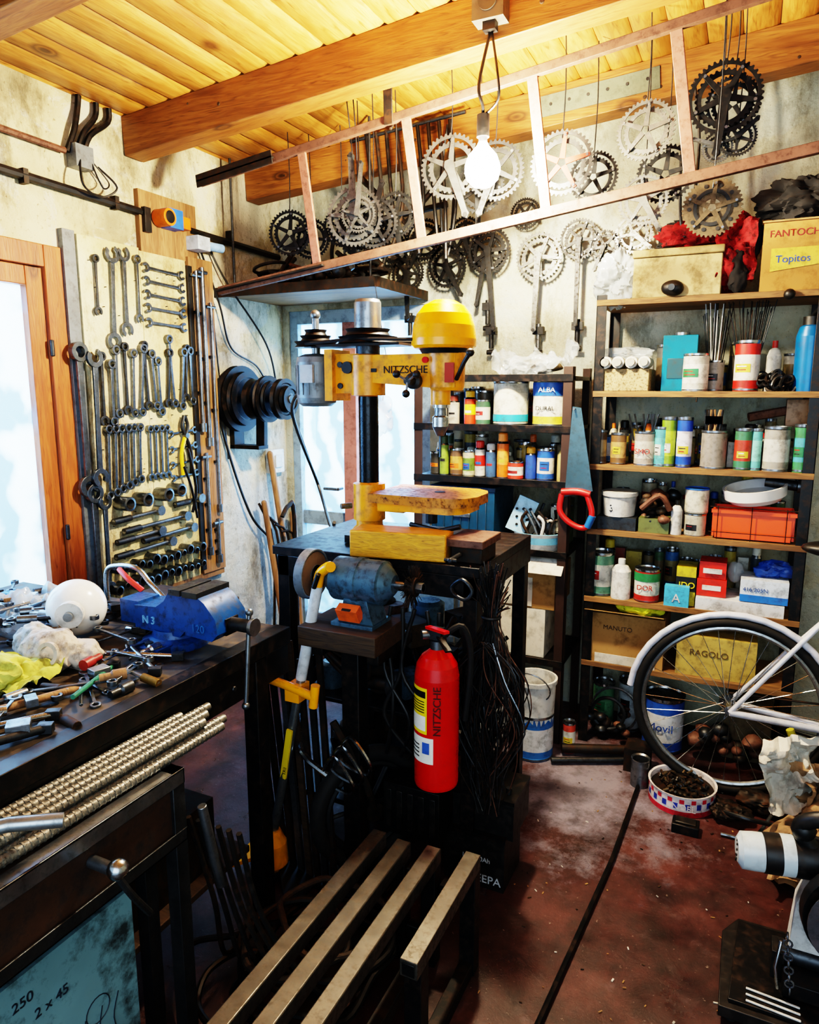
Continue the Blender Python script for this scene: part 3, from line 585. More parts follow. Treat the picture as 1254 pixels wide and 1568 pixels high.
m.tube([c+Nn*.04,c+Nn*.06+Z*.15-U*.05,c+Z*.32-U*.12],.012,iron,8,False,4)
m.obj('cart_wheel')
m=M()
for i in range(3): 
    o=V((-1.12+.03*i,1.72,.36+.04*i)); m.tube([o,o+V((.05,-.02,.08)),o+V((.12,-.03,.02)),o+V((.1,0,-.04)),o+V((.03,0,-.03))],.006,steelb,6,True,5)
m.tube([(-1.25,1.8,.5),(-1.2,1.72,.42),(-1.1,1.72,.36)],.01,steelb,8,False,3)
m.obj('spring_clamps')
m=M()
m.bx(-.95,-.76,1.80,1.89,.17,.34,gk)
for k in range(5): m.bx(-.94+.037*k,-.92+.037*k,1.796,1.80,.19,.32,black)
for i in range(6): x=-.98+.04*i; m.tube([(x,1.84,.9),(x+random.uniform(-.05,.05),1.83,.7),(x+random.uniform(-.08,.08),1.82,.55),(x+random.uniform(-.05,.05),1.86,.4)],.007,black,6,False,6)
m.obj('black_crate',.003)
# ------------------------------------------------------------ fire extinguisher
m=M(); ex,ey,ez=-.765,1.79,.38
m.lathe((ex,ey,ez),Z,[(0,.006,red),(.045,.0,red),(.058,.006,black),(.064,.012,red),(.066,.02,red),(.066,.35,red),(.06,.385,red),(.045,.41,red),(.026,.425,red),(.02,.43,steel),(.02,.455,steel),(0,.455,steel)],48)
lw=pm('#e8e4d8',.4,0,.03,8,.1); lye=pm('#e8c81c',.4,0,.05,8,.05)
def wrap(m,c,r,a0,a1,z0,z1,mat,n=14):
    q=[]
    for i in range(n+1):
        t=math.radians(a0+(a1-a0)*i/n)
        for z in (z0,z1): q.append((c[0]+math.cos(t)*r,c[1]+math.sin(t)*r,z))
    m.a(q,[(2*i,2*i+2,2*i+3,2*i+1) for i in range(n)],mat)
wrap(m,(ex,ey),.0668,205,268,ez+.19,ez+.33,lye); wrap(m,(ex,ey),.0672,209,264,ez+.20,ez+.245,lw); wrap(m,(ex,ey),.0672,209,264,ez+.30,ez+.32,black)
wrap(m,(ex,ey),.0668,205,285,ez+.10,ez+.18,lw)
for k in range(5): wrap(m,(ex,ey),.0675,211,261,ez+.255+k*.008,ez+.258+k*.008,black)
for k in range(4): wrap(m,(ex,ey),.0675,211,245,ez+.115+k*.012,ez+.119+k*.012,black)
wrap(m,(ex,ey),.0675,255,275,ez+.13,ez+.165,pm('#3a62b0',.4))
m.text('NITZSCHE',(ex+.038,ey-.0600,ez+.19),Z,V((-1,-.35,0)),.032,pm('#4a0804',.5),.001)
m.box((ex,ey,ez+.475),(.035,.035,.03),steeld); m.beam((ex-.03,ey,ez+.49),(ex+.05,ey-.05,ez+.50),.018,.008,red); m.beam((ex,ey,ez+.475),(ex+.06,ey-.06,ez+.45),.018,.006,black)
m.cyl((ex-.015,ey,ez+.47),(ex-.04,ey-.02,ez+.47),.014,steel,n=12)
m.tube([(ex+.02,ey,ez+.47),(ex+.07,ey+.02,ez+.5),(ex+.09,ey+.04,ez+.4),(ex+.07,ey+.05,ez+.2)],.009,rubber,8,False,5)
m.tube([(ex,ey+.06,ez+.45),(ex,ey+.13,ez+.48)],.01,blackm)
m.box((ex,ey+.085,ez+.25),(.05,.04,.3),blackm)
m.obj('fire_extinguisher')
m=M(); wc=V((-.64,1.9,.92))
wms=[iron,steeld,rust,blackm,steel,gk,steeld]
for i in range(130):
    t=random.uniform(0,2*pi); s=random.uniform(.2,1.15); dx=math.cos(t)*.095*s; dy=math.sin(t)*.06*s; j=lambda a:random.uniform(-a,a)
    L=random.uniform(.36,.64); p=[wc+V((dx*.5+j(.03),dy*.4,random.uniform(.0,.14))),wc+V((dx*.2+j(.01),dy*.2,-.03))]
    for k in range(1,6):
        f=k/5; p.append(wc+V((dx*math.sin(f*2.6)*1.1+j(.022),dy*math.sin(f*2.6)+j(.012),-.03-L*f)))
    m.tube(p,.0017,random.choice(wms),4,False,4)
for i in range(14): 
    p=wc+V((random.uniform(-.02,.02),-.03,-.1)); m.tube([p,p+V((random.uniform(-.12,.12),-.02,-.1)),p+V((random.uniform(-.13,.13),-.02,-.25)),p+V((random.uniform(-.04,.04),0,-.42))],.0018,random.choice(wms),4,False,6)
m.torus(wc-Z*.03,X,Y,.026,.005,steeld,16,6); m.tube([wc,wc+V((-.03,.0,.06)),wc+V((-.06,.03,.1))],.005,steeld)
m.obj('wire_bundle')
m=M(); wm=pm('#b9bcc0',.6)
for (x,y,z,h) in ((-.72,1.98,0,.17),(-.70,2.0,.172,.12)):
    m.box((x+.04,y,z+h/2),(.20,.17,h),black); m.box((x+.04,y,z+h+.005),(.205,.175,.012),blackm)
    for k in (-.07,.07): m.cyl((x+.04+k,y-.04,z+h+.01),(x+.04+k,y-.04,z+h+.03),.009,steeld,n=10)
m.text('DEEPA',(-.70,1.8935,.02),X,Z,.038,wm,.001); m.text('12V  70Ah',(-.72,1.8935,.09),X,Z,.022,wm,.001)
m.obj('car_battery',.004)
# ------------------------------------------------------------ string trimmer
m=M(); a=V((-1.285,1.66,.10)); b=V((-1.125,1.72,.97)); d=(b-a).normalized()
m.tube([a,b],.0135,alu,12); m.tube([a+(b-a)*.66,b],.017,pm('#c9cdd0',.4),12)
m.tube([a+(b-a)*.88,b,b+V((.012,0,.04)),b+V((.045,-.01,.065)),b+V((.06,-.02,.07))],.016,yel2,12,False,5); m.tube([b+V((-.0,-.02,.0)),b+V((.02,-.025,.045))],.008,black,8)
c=a+(b-a)*.62; m.box(c+V((0,-.01,0)),(.05,.06,.05),yel2); m.tube([c+V((-.09,-.03,.03)),c+V((-.02,-.03,.02)),c+V((.08,-.03,0))],.014,yel2,10,False,3); m.cyl(c+V((.07,-.03,-.03)),c+V((.08,-.03,.04)),.014,yel2)
c=a+(b-a)*.38; m.box(c+V((.004,-.014,0)),(.02,.008,.17),lye,(0,.18,0)); m.text('TRIM',c+V((.0,-.019,-.07)),d,-X,.016,black)
m.lathe(a-V((.0,0,.10)),Z,[(0,0,black),(.045,0,black),(.05,.02,black),(.045,.035,yel2),(.055,.05,yel2),(.05,.12,yel2),(.03,.16,yel2),(0,.165,yel2)],24)
m.prism([(0.03,.0),(.14,-.09),(.17,-.02),(.17,.06),(.1,.13),(0,.1)],a+V((0,0,-.05)),V((1,-.2,-.2)),Y,.008,black); m.prism([(-.03,.0),(-.1,-.08),(-.12,.05),(-.02,.1)],a+V((0,0,-.04)),V((1,0,.1)),Y,.012,yel2)
m.obj('string_trimmer',.002)
# ------------------------------------------------------------ workbench
BZ=.85; bw=pm('#2f2b26',.55,.1,.4,10,.7,'#5c4d3a')
m=M(); m.bx(-2.37,-1.19,-.4,1.66,BZ-.05,BZ,bw); m.bx(-1.23,-1.195,-.4,1.66,BZ-.14,BZ-.051,blackm); m.bx(-2.37,-1.24,1.62,1.659,BZ-.14,BZ-.051,blackm)
m.angle((-1.185,-.4,BZ+.004),(-1.185,1.66,BZ+.004),.05,.005,blackm,-X,-Z)
for x,y in ((-1.24,1.5),(-2.33,1.5),(-1.24,.2),(-2.33,.2)): m.bx(x,x+.05,y,y+.05,0,BZ-.051,blackm)
m.bx(-2.33,-1.24,.2,1.5,.2,.22,darkw)
m.bx(-1.75,-1.42,1.5,1.72,BZ,BZ+.05,darkw)
for i in range(6): y=.2+.24*i; m.cyl((-1.19,y,BZ-.09),(-1.183,y,BZ-.09),.009,steeld,n=6)
m.obj('workbench',.003)
m=M(); vx,vy,vz=-1.37,1.42,BZ
m.lathe((vx-.03,vy,vz),Z,[(0,0,blue),(.09,0,blue),(.09,.02,blue),(.065,.03,blue),(.06,.05,blue)],28)
m.prism([(-.13,.045),(.03,.04),(.05,.06),(.055,.15),(.045,.165),(.0,.165),(-.02,.135),(-.05,.115),(-.13,.11)],(vx,vy,vz),X,Z,.10,blue)
m.box((vx-.16,vy,vz+.085),(.07,.08,.065),blue); m.cyl((vx-.2,vy,vz+.085),(vx-.19,vy,vz+.085),.02,steeld)
m.prism([(.06,.055),(.15,.05),(.17,.07),(.165,.11),(.13,.15),(.10,.168),(.065,.168),(.06,.13)],(vx,vy,vz),X,Z,.12,blue)
m.box((vx+.085,vy,vz+.168),(.05,.13,.016),steeld); m.box((vx+.03,vy,vz+.168),(.04,.125,.016),steeld)
m.box((vx+.06,vy,vz+.08),(.22,.05,.045),blackm)
m.cyl((vx+.15,vy,vz+.085),(vx+.235,vy,vz+.085),.018,steeld); m.cyl((vx+.235,vy,vz+.085),(vx+.245,vy,vz+.085),.024,steel)
m.cyl((vx+.22,vy-.02,vz-.13),(vx+.22,vy+.01,vz+.12),.006,steel); m.sph((vx+.22,vy-.02,vz-.13),.011,steel,2); m.sph((vx+.22,vy+.01,vz+.12),.011,steel,2)
for s in (-1,1): m.box((vx-.03,vy+s*.09,vz+.012),(.10,.06,.024),blue); m.cyl((vx-.03,vy+s*.1,vz+.02),(vx-.03,vy+s*.1,vz+.035),.012,steeld,n=6)
m.text('N 3',(vx-.10,vy-.052,vz+.065),X,Z,.03,pm('#6fa0cc',.4),.002); m.text('120',(vx+.085,vy-.062,vz+.07),X,Z,.03,pm('#235c92',.4),.002)
m.obj('bench_vise',.004)
opal=pm('#e4e3de',.2,0,.03,5,.08)
m=M(); m.sph((-1.68,1.33,BZ+.09),.08,opal,4); m.cyl((-1.635,1.275,BZ+.095),(-1.62,1.255,BZ+.095),.036,white); m.cyl((-1.62,1.255,BZ+.095),(-1.61,1.243,BZ+.095),.012,grey); m.obj('globe_lampshade')
m=M(); rg_=pm('#b9afa2',.95,0,.25,12,.65,'#4c4034')
m.sph((-1.56,1.14,BZ+.045),.075,rg_,5,(1.0,.9,.7),.28,9,True); m.sph((-1.50,1.19,BZ+.03),.05,rg_,5,(1.1,.9,.7),.3,12,True); m.sph((-1.64,1.17,BZ+.05),.055,pm('#b9bcbc',.95,0,.2,12,.5),5,(1.2,.9,.8),.3,12,True)
m.ring((-1.505,1.10,BZ+.06),V((1,.2,0)),V((0,.2,1)),.03,.02,.01,rg_,24); m.obj('cotton_rag')
m=M(); yc=pm('#b9b957',.9,0,.14,12,.4); m.sph((-1.58,.99,BZ+.04),.085,yc,5,(1.2,.9,.55),.32,10,True); m.sheet((-1.53,1.02,BZ+.035),(1,.5,-.2),(-.2,1,.1),.16,.16,yc,.04,22,12); m.obj('yellow_cloth')
m=M(); ps=plastic_film('crumpled_plastic_film','#b8c6d2',.5); m.sheet((-2.0,1.45,BZ+.04),(1,0,.1),(0,1,.1),.26,.22,ps,.05,30,12); m.sheet((-1.88,1.3,BZ+.04),(1,.3,0),(-.2,1,.1),.2,.2,ps,.05,30,12); m.obj('plastic_sheet')
m=M(); cols=[steel,steelb,steeld,iron,wr,wr,steel,alu,alu,blackm,wr,steeld,grey,iron,pm('#8f2a24',.4),pm('#2a6f58',.4),pm('#3068a0',.4),boardw,pm('#8a6b34',.4,.8)]
for i in range(560):
    y=random.uniform(.5,1.48); x=random.uniform(-2.3,-1.25); pile=.09*max(0,1-abs(x+1.8)/.5)
    if x>-1.36 and random.random()<.5: continue
    if -1.72<x<-1.44 and .88<y<1.27: continue
    p=V((x,y,BZ+random.uniform(.006,.03)+pile*random.random())); t=random.uniform(0,2*pi); d=V((math.cos(t),math.sin(t),random.uniform(-.15,.15))); L=random.uniform(.06,.2); mt=random.choice(cols)
    q=p+d*L; q.x=min(q.x,-1.22); q.y=min(q.y,1.5); q.z=max(q.z,BZ+.004)
    if q.x>-1.55 and q.y>1.3: continue
    if -1.72<q.x<-1.44 and .88<q.y<1.27: continue
    k=i%6
    if k==0: m.cyl(p,q,random.uniform(.004,.008),mt,n=8); m.cyl(q-d*.05,q,.011,random.choice(cols),n=10)
    elif k in(1,5): wrench(m,p,d,L,.014,wr,i%3,.006,Z.cross(d))
    elif k==2: m.cyl(p,q,.004,random.choice([steel,steelb,wr,iron]),n=8)
    elif k==3: m.box(p,(random.uniform(.03,.07),random.uniform(.02,.04),.018),mt,(0,0,t))
    else: m.lathe(p,V((d.x,d.y,.01)),[(0,0,mt),(.014,0,mt),(.014,.03,mt),(.009,.035,mt),(.009,.06,mt),(0,.06,mt)],12)
for (a,b,r,mt) in (((-1.3,1.32),(-1.45,1.22),.007,steelb),((-1.28,1.22),(-1.42,1.28),.006,steel),((-1.36,1.08),(-1.42,.8),.009,boardw),((-1.3,.95),(-1.40,.72),.008,steelb),((-1.4,1.2),(-1.3,1.0),.006,pm('#2a6f58',.4)),((-1.26,.9),(-1.36,.6),.01,steeld)):
    m.cyl((a[0],a[1],BZ+.012),(b[0],b[1],BZ+.03),r,mt,n=10); m.box((a[0],a[1],BZ+.012),(.03,.02,.02),steeld,(0,0,.6))
m.obj('hand_tools_pile',.001)
m=M(); m.tube([(-1.75,1.5,BZ),(-1.75,1.5,BZ+.14),(-1.70,1.5,BZ+.17),(-1.62,1.5,BZ+.17),(-1.57,1.5,BZ+.13),(-1.5,1.48,BZ+.1)],.008,steelb,10,False,5); m.cyl((-1.75,1.5,BZ),(-1.75,1.5,BZ+.02),.03,steel); m.tube([(-1.66,1.47,BZ+.17),(-1.60,1.45,BZ+.15),(-1.56,1.46,BZ+.12)],.008,pm('#c83228',.35),8,False,3); m.obj('hacksaw',0)
m=M(); m.lathe((-1.86,1.05,BZ),Z,[(.07,0,blackm),(.072,.06,pm('#1f5b52',.4)),(.06,.07,steel),(0,.07,steel)],28); m.obj('adhesive_tape_roll')
m=M(); thr=pm('#85847e',.42,.75,.3,90,.65,'#35322c')
for i in range(9):
    y1=1.26-.035*(i%3); x=-1.175+.0235*(i%5); z=.757+.021*(i//5)
    m.cyl((x-.03,-.1,z),(x,y1,z),.0105,thr,n=12); m.cyl((x,y1-.004,z),(x,y1+.002,z),.008,black,n=12)
    for k in range(150):
        f=k/150; yy=.25+(y1-.26)*f; xc=x-.03+.03*(yy+.1)/(y1+.1)
        if k%2==0: m.cyl((xc,yy,z),(xc,yy+.0033,z),.0118,thr,n=8)
m.obj('threaded_rod_bundle')
m=M(); m.tube([(-1.2,.60,.80),(-1.10,.70,.81),(-1.04,.76,.80)],.013,alu,12); m.obj('steel_handle_bar')
m=M(); fz=.745; brn=pm('#3a2518',.6,0,.3,10,.65,'#0e0906')
m.angle((-1.045,-.3,fz),(-1.045,1.06,fz),.035,.005,steel,-X,-Z); m.angle((-1.045,1.06,fz),(-1.18,1.06,fz),.035,.005,steel,-Y,-Z)
m.bx(-1.06,-1.055,-.3,1.05,fz-.17,fz-.03,brn); m.bx(-1.18,-1.06,1.045,1.05,fz-.17,fz-.03,brn); m.angle((-1.045,-.3,fz-.17),(-1.045,1.06,fz-.17),.03,.005,steeld,-X,Z); m.angle((-1.045,1.06,fz-.17),(-1.18,1.06,fz-.17),.03,.005,steeld,-Y,Z)
for y in (-.3,1.025): m.bx(-1.08,-1.046,y,y+.034,0,fz-.006,steeld); m.bx(-1.18,-1.146,y,y+.034,0,fz-.006,steeld)
m.bx(-1.18,-1.05,-.3,1.05,fz-.012,fz-.006,darkw)
m.cyl((-1.055,.82,fz-.07),(-1.0,.82,fz-.07),.012,steel); m.sph((-.985,.82,fz-.065),.02,steelb,3); m.tube([(-1.0,.82,fz-.07),(-.99,.85,fz-.14),(-1.0,.9,fz-.22)],.007,steeld,8,False,4)
m.tube([(-1.03,1.09,.64),(-1.02,1.11,.5),(-1.02,1.13,.42)],.011,steel,10)
m.obj('steel_side_table',.0015)
m=M(); lb=pm('#6a8f98',.5,0,.2,5,.8,'#1e2c2e')
m.bx(-1.10,-1.085,.2,.93,.01,.53,lb); bk=pm('#1c2c3c',.6)
for k,(y,z) in enumerate(((.66,.47),(.70,.425),(.64,.38))): m.text(('250','2 x 45','bois')[k],(-1.0845,y,z),Y,Z,.028,bk,.0008)
for k in range(9): m.torus((-1.0845,.62+.03*k,.18+.05*(k%4)),Y,Z,.014+.002*k,.0012,bk,18,5)
for k in range(8): m.tube([(-1.0845,.6+.04*k,.33),(-1.0845,.62+.035*k,.28),(-1.0845,.6+.04*k,.22)],.0012,bk,5,False,4)
m.obj('painted_board_panel',.002)
m=M()
for i in range(9):
    c=V((-.98+random.uniform(-.1,.12),1.3+random.uniform(-.1,.15),.02+.018*i)); R=random.uniform(.12,.2)
    m.tube([c+V((math.cos(t*pi/5)*R*random.uniform(.8,1.1),math.sin(t*pi/5)*R*random.uniform(.8,1.1),random.uniform(-.01,.015))) for t in range(10)],.009,random.choice([black,iron,gk,darkw]),8,True,5)
for i in range(6):
    x=-1.13+.03*i; m.tube([(x,1.15,.55),(x+.02,1.2,.3),(x+.03*i,1.25,.1),(x+.05*i-.05,1.4,.03)],.007,random.choice([black,iron]),6,False,5)
m.obj('coiled_hose')
m=M()
for i in range(9): m.beam((-1.30+.03*i,1.68,.0),(-1.42+.03*i,1.72+.01*i,.70+.03*(i%3)),.02,.012,random.choice([steeld,iron,darkw,steel]),Y)
m.obj('metal_offcuts')
m=M(); m.bx(-1.9,-1.5,.6,1.2,.22,.5,darkw); m.bx(-1.45,-1.28,1.0,1.4,.22,.42,iron)
for i in range(20): m.sph((random.uniform(-2.2,-1.3),random.uniform(.5,1.45),.27+random.random()*.2),random.uniform(.03,.06),random.choice([iron,blackm,steeld,darkw]),2,(1,1,.8),.3,20)
m.obj('scrap_metal_pile')
# ------------------------------------------------------------ steel benches in the foreground
stl=pm('#6a665f',.35,.8,.25,22,.55,'#352b21')
def trestle(x0,x1,y0,y1,h,name='steel_tube_bench'):
    m=M(); w=.042
    for x in (x0,x1):
        m.bx(x-w/2,x+w/2,y0,y1,h-w,h,stl)
        for y in (y0,y1-w): m.bx(x-w/2,x+w/2,y,y+w,.0,h-w,blackm)
        m.bx(x-w/2+.004,x+w/2-.004,y0+w,y1-w,.06,.06+w,blackm)
    for y in (y0,y1-w): m.bx(x0,x1,y+.004,y+w-.004,.06,.06+w,blackm); m.bx(x0,x1,y+.004,y+w-.004,h-w-.06,h-.06,blackm)
    m.obj(name,.003)
trestle(-.845,-.68,.35,1.58,.335)
m=M(); w=.042
for x,y0,y1 in ((-.765,.3,1.57),(-.568,.1,1.02)): 
    m.bx(x-w/2,x+w/2,y0,y1,.335-w,.335,stl)
    for y in (y0,y1-w): m.bx(x-w/2,x+w/2,y,y+w,0,.335-w,blackm)
m.bx(-.765,-.568,1.0,1.03,.06,.1,blackm)
m.obj('steel_tube_bench',.003)
m=M(); x=-.575
m.bx(x-w/2,x+w/2,1.20,1.60,.335-w,.335,stl); m.bx(x-w/2+.006,x+w/2-.006,1.197,1.2,.335-w+.006,.329,blackm)
for y in (1.22,1.60-w): m.bx(x-w/2,x+w/2,y,y+w,0,.335-w,blackm)
m.bx(x-w/2+.004,x+w/2-.004,1.26,1.56,.0,.04,blackm); m.bx(x-w/2-.06,x-w/2,1.56,1.595,.2,.24,blackm)
m.obj('steel_tube_trestle',.003)
# ------------------------------------------------------------ cans helpers
lbls=['#d8d4c4','#c8b23c','#a02822','#24509a','#286a44','#d86c1c','#111111','#b8bcb4']
def P_(h,r=.4): return pm(h,r,0,.16,14,.42)
def can(m,x,y,z,r,h,body,label=None,lid=steelb,n=24):
    L=label or body
    m.lathe((x,y,z),Z,[(0,0,body),(r*.96,0,body),(r*1.0,.004,steel),(r*1.0,h*.06,body),(r*.985,h*.08,body),(r*.985,h*.22,L),(r*.985,h*.72,body),(r*.985,h*.93,lid),(r*1.02,h*.95,lid),(r*1.02,h,lid),(r*.93,h,lid),(r*.9,h*.96,lid),(0,h*.96,lid)],n)
    if r<.07 and random.random()<.75:
        a=random.uniform(235,275); w=random.uniform(25,50); z0=z+h*random.uniform(.25,.4); z1=z0+h*random.uniform(.15,.3)
        wrap(m,(x,y),r*.99+.0006,a-w,a+w,z0,z1,P_(random.choice(lbls)),8)
        for k in range(2): zz=z0+(z1-z0)*(.25+.4*k); wrap(m,(x,y),r*.99+.0012,a-w*.7,a+w*random.uniform(.2,.7),zz,zz+h*.02,P_(random.choice(['#111111','#a01c18','#f0f0f0'])),6)
def spray(m,x,y,z,r,h,body,cap,label=None):
    L=label or body
    m.lathe((x,y,z),Z,[(0,0,steel),(r,0,steel),(r,h*.03,body),(r,h*.3,L),(r,h*.6,body),(r,h*.76,steelb),(r*.8,h*.81,cap),(r*.8,h*.97,cap),(r*.6,h,cap),(0,h,cap)],20)
    wrap(m,(x,y),r+.0006,235,300,z+h*.35,z+h*.42,P_(random.choice(lbls)),6)
def bottle(m,x,y,z,r,h,body,cap):
    m.lathe((x,y,z),Z,[(0,0,body),(r,0,body),(r*1.02,h*.05,body),(r,h*.7,body),(r*.7,h*.82,body),(r*.35,h*.86,cap),(r*.38,h*.88,cap),(r*.38,h,cap),(0,h,cap)],20)
pal=['#4a453c','#6a5c46','#323f4a','#743026','#8f8570','#b0ac a0'.replace(' ',''),'#2c5c8a','#3e5a3e','#857650','#5a5e60','#9c8838','#c4c0b4']
def fill(m,x0,x1,y,z,hmin,hmax,rmin=.018,rmax=.036):
    x=x0
    while x<x1:
        r=random.uniform(rmin,rmax); h=random.uniform(hmin,hmax); x+=r; yy=y+random.uniform(-.015,.015)
        if x+r>x1: break
        k=random.random()
        if k<.55: can(m,x,yy,z,r,h,P_(random.choice(pal)),P_(random.choice(pal)),random.choice([steel,steeld,steelb]),16)
        elif k<.75: spray(m,x,yy,z,min(r,.027),h*1.2,P_(random.choice(pal)),P_(random.choice(lbls)))
        elif k<.9: m.bx(x-r,x+r,yy-r*.7,yy+r*.7,z,z+h*.8,P_(random.choice(pal)))
        else: bottle(m,x,yy,z,min(r,.03),h,P_(random.choice(['#c8c8c4','#a8a490','#3a3a3a'])),P_(random.choice(lbls)))
        x+=r+random.uniform(.001,.01)
# ------------------------------------------------------------ left black shelf
m=M(); lx0,lx1=-1.36,-.65
for x,a in ((lx0,X),(lx1,-X)):
    for y,b in ((2.9,Y),(3.27,-Y)): m.angle((x,y,0),(x,y,1.64),.04,.004,pm('#3a2a24',.5,.3),a,b)
for z in (1.615,1.405,1.175,.875,.39): m.bx(lx0,lx1,2.9,3.27,z-.03,z-.025+.012,blackm); m.bx(lx0,lx1,2.895,2.9,z-.035,z-.005,blackm)
m.obj('metal_shelf_rack',.001)
LZ=.013
m=M(); z=1.405-LZ
can(m,-.94,3.0,z,.077,.195,P_('#c9c4ae'),P_('#d8d2bc')); wrap(m,(-.94,3.0),.0775,180,360,z+.02,z+.05,P_('#2c9ab0'),24)
m.torus((-.94,3.0,z+.13),X,V((0,.3,1)),.078,.002,steel,30,5)
can(m,-.765,3.0,z,.075,.20,P_('#c8b23c'),P_('#d8d4c4')); wrap(m,(-.765,3.0),.0757,180,360,z+.13,z+.185,P_('#1f58a8'),24)
m.text('ALBA',(-.80,2.923,z+.145),X,Z,.03,white); m.text('DURAL',(-.81,2.923,z+.07),X,Z,.025,P_('#202020'))
spray(m,-1.27,3.0,z,.03,.15,P_('#8a8478'),P_('#6a4a30')); spray(m,-1.2,2.98,z,.026,.13,P_('#a5a094'),P_('#7a3020')); spray(m,-1.13,3.0,z,.026,.15,P_('#d8401c'),P_('#e8b020'),P_('#e8d020')); can(m,-1.065,2.99,z,.034,.11,P_('#3c5c48'),P_('#b8b4a8')); can(m,-1.09,3.08,z,.04,.15,P_('#5a5448'))
fill(m,-1.32,-.68,3.17,z,.12,.17)
m.obj('paint_cans')
m=M(); z=1.175-LZ
can(m,-1.30,3.02,z,.03,.1,P_('#3a3a38')); spray(m,-1.245,2.98,z,.021,.18,P_('#7f9a3c'),P_('#3a4a20')); can(m,-1.19,3.0,z,.033,.12,P_('#6a5038'),P_('#b89048')); can(m,-1.125,2.98,z,.028,.115,P_('#b8b090'),P_('#5c7a34')); spray(m,-1.075,2.99,z,.024,.16,P_('#c8c4bc'),P_('#c83220'),P_('#c0281c')); spray(m,-1.02,2.98,z,.023,.15,P_('#3a5a80'),white)
spray(m,-.965,2.98,z,.026,.2,P_('#e06c18'),P_('#f08828'),P_('#e89848')); can(m,-.905,2.98,z,.035,.075,P_('#c83c28'),P_('#d0ccc0')); can(m,-.90,3.1,z,.03,.15,P_('#988038')); spray(m,-.84,2.99,z,.024,.14,P_('#2c4c9c'),P_('#e0a020')); can(m,-.775,2.99,z,.038,.135,P_('#2858a8'),P_('#ccc8bc')); bottle(m,-.695,2.98,z,.027,.16,P_('#b8a060'),P_('#a89048'))
fill(m,-1.32,-.68,3.08,z,.09,.15,.016,.026); fill(m,-1.32,-.68,3.19,z,.12,.19)
m.obj('spray_cans')
m=M(); z=.875-LZ; m.bx(-1.28,-.98,2.92,3.2,z,z+.24,pm('#10405e',.35)); m.bx(-1.285,-.975,2.915,3.205,z+.24,z+.26,pm('#0c3450',.35)); m.box((-1.13,2.915,z+.13),(.08,.01,.02),steel)
for k in range(7): m.bx(-1.26+.04*k,-1.255+.04*k,2.914,2.92,z+.02,z+.22,pm('#0c3450',.35))
m.obj('plastic_storage_crate',.006)
m=M(); lbx=pm('#6fb0d0',.4); m.lathe((-.79,3.0,z),Z,[(0,0,white),(.10,0,white),(.11,.03,lbx),(.115,.06,white),(.12,.075,lbx),(.11,.075,white),(.1,.02,white),(0,.02,white)],30)
m.box((-.87,2.98,z+.14),(.09,.02,.16),pm('#a8cfe4',.5),(0,.4,.2))
for i in range(9): m.cyl((-.90+.03*(i%3)+.01,2.962,z+.10+.035*(i//3)),(-.90+.03*(i%3)+.01,2.972,z+.10+.035*(i//3)),.006,black,n=8)
for i in range(24): p=V((-.79+random.uniform(-.08,.08),3+random.uniform(-.06,.06),z+.05)); m.tube([p,p+V((random.uniform(-.05,.05),0,.07)),p+V((random.uniform(-.08,.08),0,random.uniform(.04,.14)))],.007,random.choice([iron,white,steel,blackm,steelb]),6,False,3)
m.bx(-.75,-.69,3.1,3.2,z,z+.2,P_('#5c6a48')); can(m,-.72,3.03,z+.07,.035,.12,P_('#b8b098'))
m.obj('plastic_basin')
m=M(); z=.39-LZ; m.bx(-1.0,-.74,2.93,3.2,z,z+.22,cardw); m.bx(-.98,-.70,2.93,3.22,z+.222,z+.40,card); m.box((-.99,2.9,z+.42),(.14,.1,.003),cardw,(.5,.2,0)); m.box((-.75,2.9,z+.43),(.18,.1,.003),cardw,(.7,0,0)); m.bx(-.975,-.8,2.925,2.93,z+.23,z+.36,cardw); m.bx(-1.3,-1.03,2.93,3.2,z,z+.34,cardw); m.obj('cardboard_boxes',.003)
m=M(); yb=pm('#d8d030',.35); m.lathe((-.93,2.98,z+.41),Z,[(0,0,yb),(.06,0,yb),(.09,.08,yb),(.095,.085,yb),(.085,.08,yb),(.055,.01,yb),(0,.01,yb)],28)
m.sph((-.93,2.98,z+.48),.06,white,3,(1,1,.5),.4,9); m.obj('plastic_bowl')
fz_=1.615-.013
pf=plastic_film('clear_plastic_bag','#b4bdc2',.4)
m=M(); m.sph((-.86,3.0,fz_+.045),.065,pf,5,(1.5,1,.7),.5,12,True); m.sheet((-.78,3.02,fz_+.06),(1,0,.3),(0,1,.5),.22,.16,pf,.06,24,14); m.sheet((-.95,3.0,fz_+.05),(1,0,-.3),(0,1,.6),.16,.16,pf,.06,24,14); m.sph((-.84,3.05,fz_+.04),.05,pm('#6a5a40',.8),4,(1.8,1,.6),.4,10,True); m.obj('plastic_bag')
m=M(); m.sph((-1.44,2.75,1.44),.06,pf,4,(.8,.6,1.3),.5,12,True); m.tube([(-1.44,2.75,1.5),(-1.44,2.78,1.7),(-1.5,2.8,1.99)],.002,steeld); m.obj('plastic_bag')
m=M() 
can(m,-.735,2.78,0,.085,.2,P_('#2868a8'),P_('#c4c8cc')); m.lathe((-.735,2.78,.16),Z,[(.083,0,white),(.088,.17,white),(.094,.172,white),(.094,.19,white),(.085,.19,white),(.078,.02,white),(0,.02,white)],30)
m.torus((-.735,2.70,.33),X,V((0,-.3,.6)),.085,.003,steel,24,5); m.tube([(-.76,2.76,.22),(-.79,2.73,.42)],.005,iron)
m.obj('paint_bucket')
m=M(); bottle(m,-.95,2.83,0,.09,.3,P_('#c5c8ca'),P_('#b02c20')); can(m,-1.16,2.8,0,.09,.3,P_('#bfc2c0')); m.obj('plastic_canister')
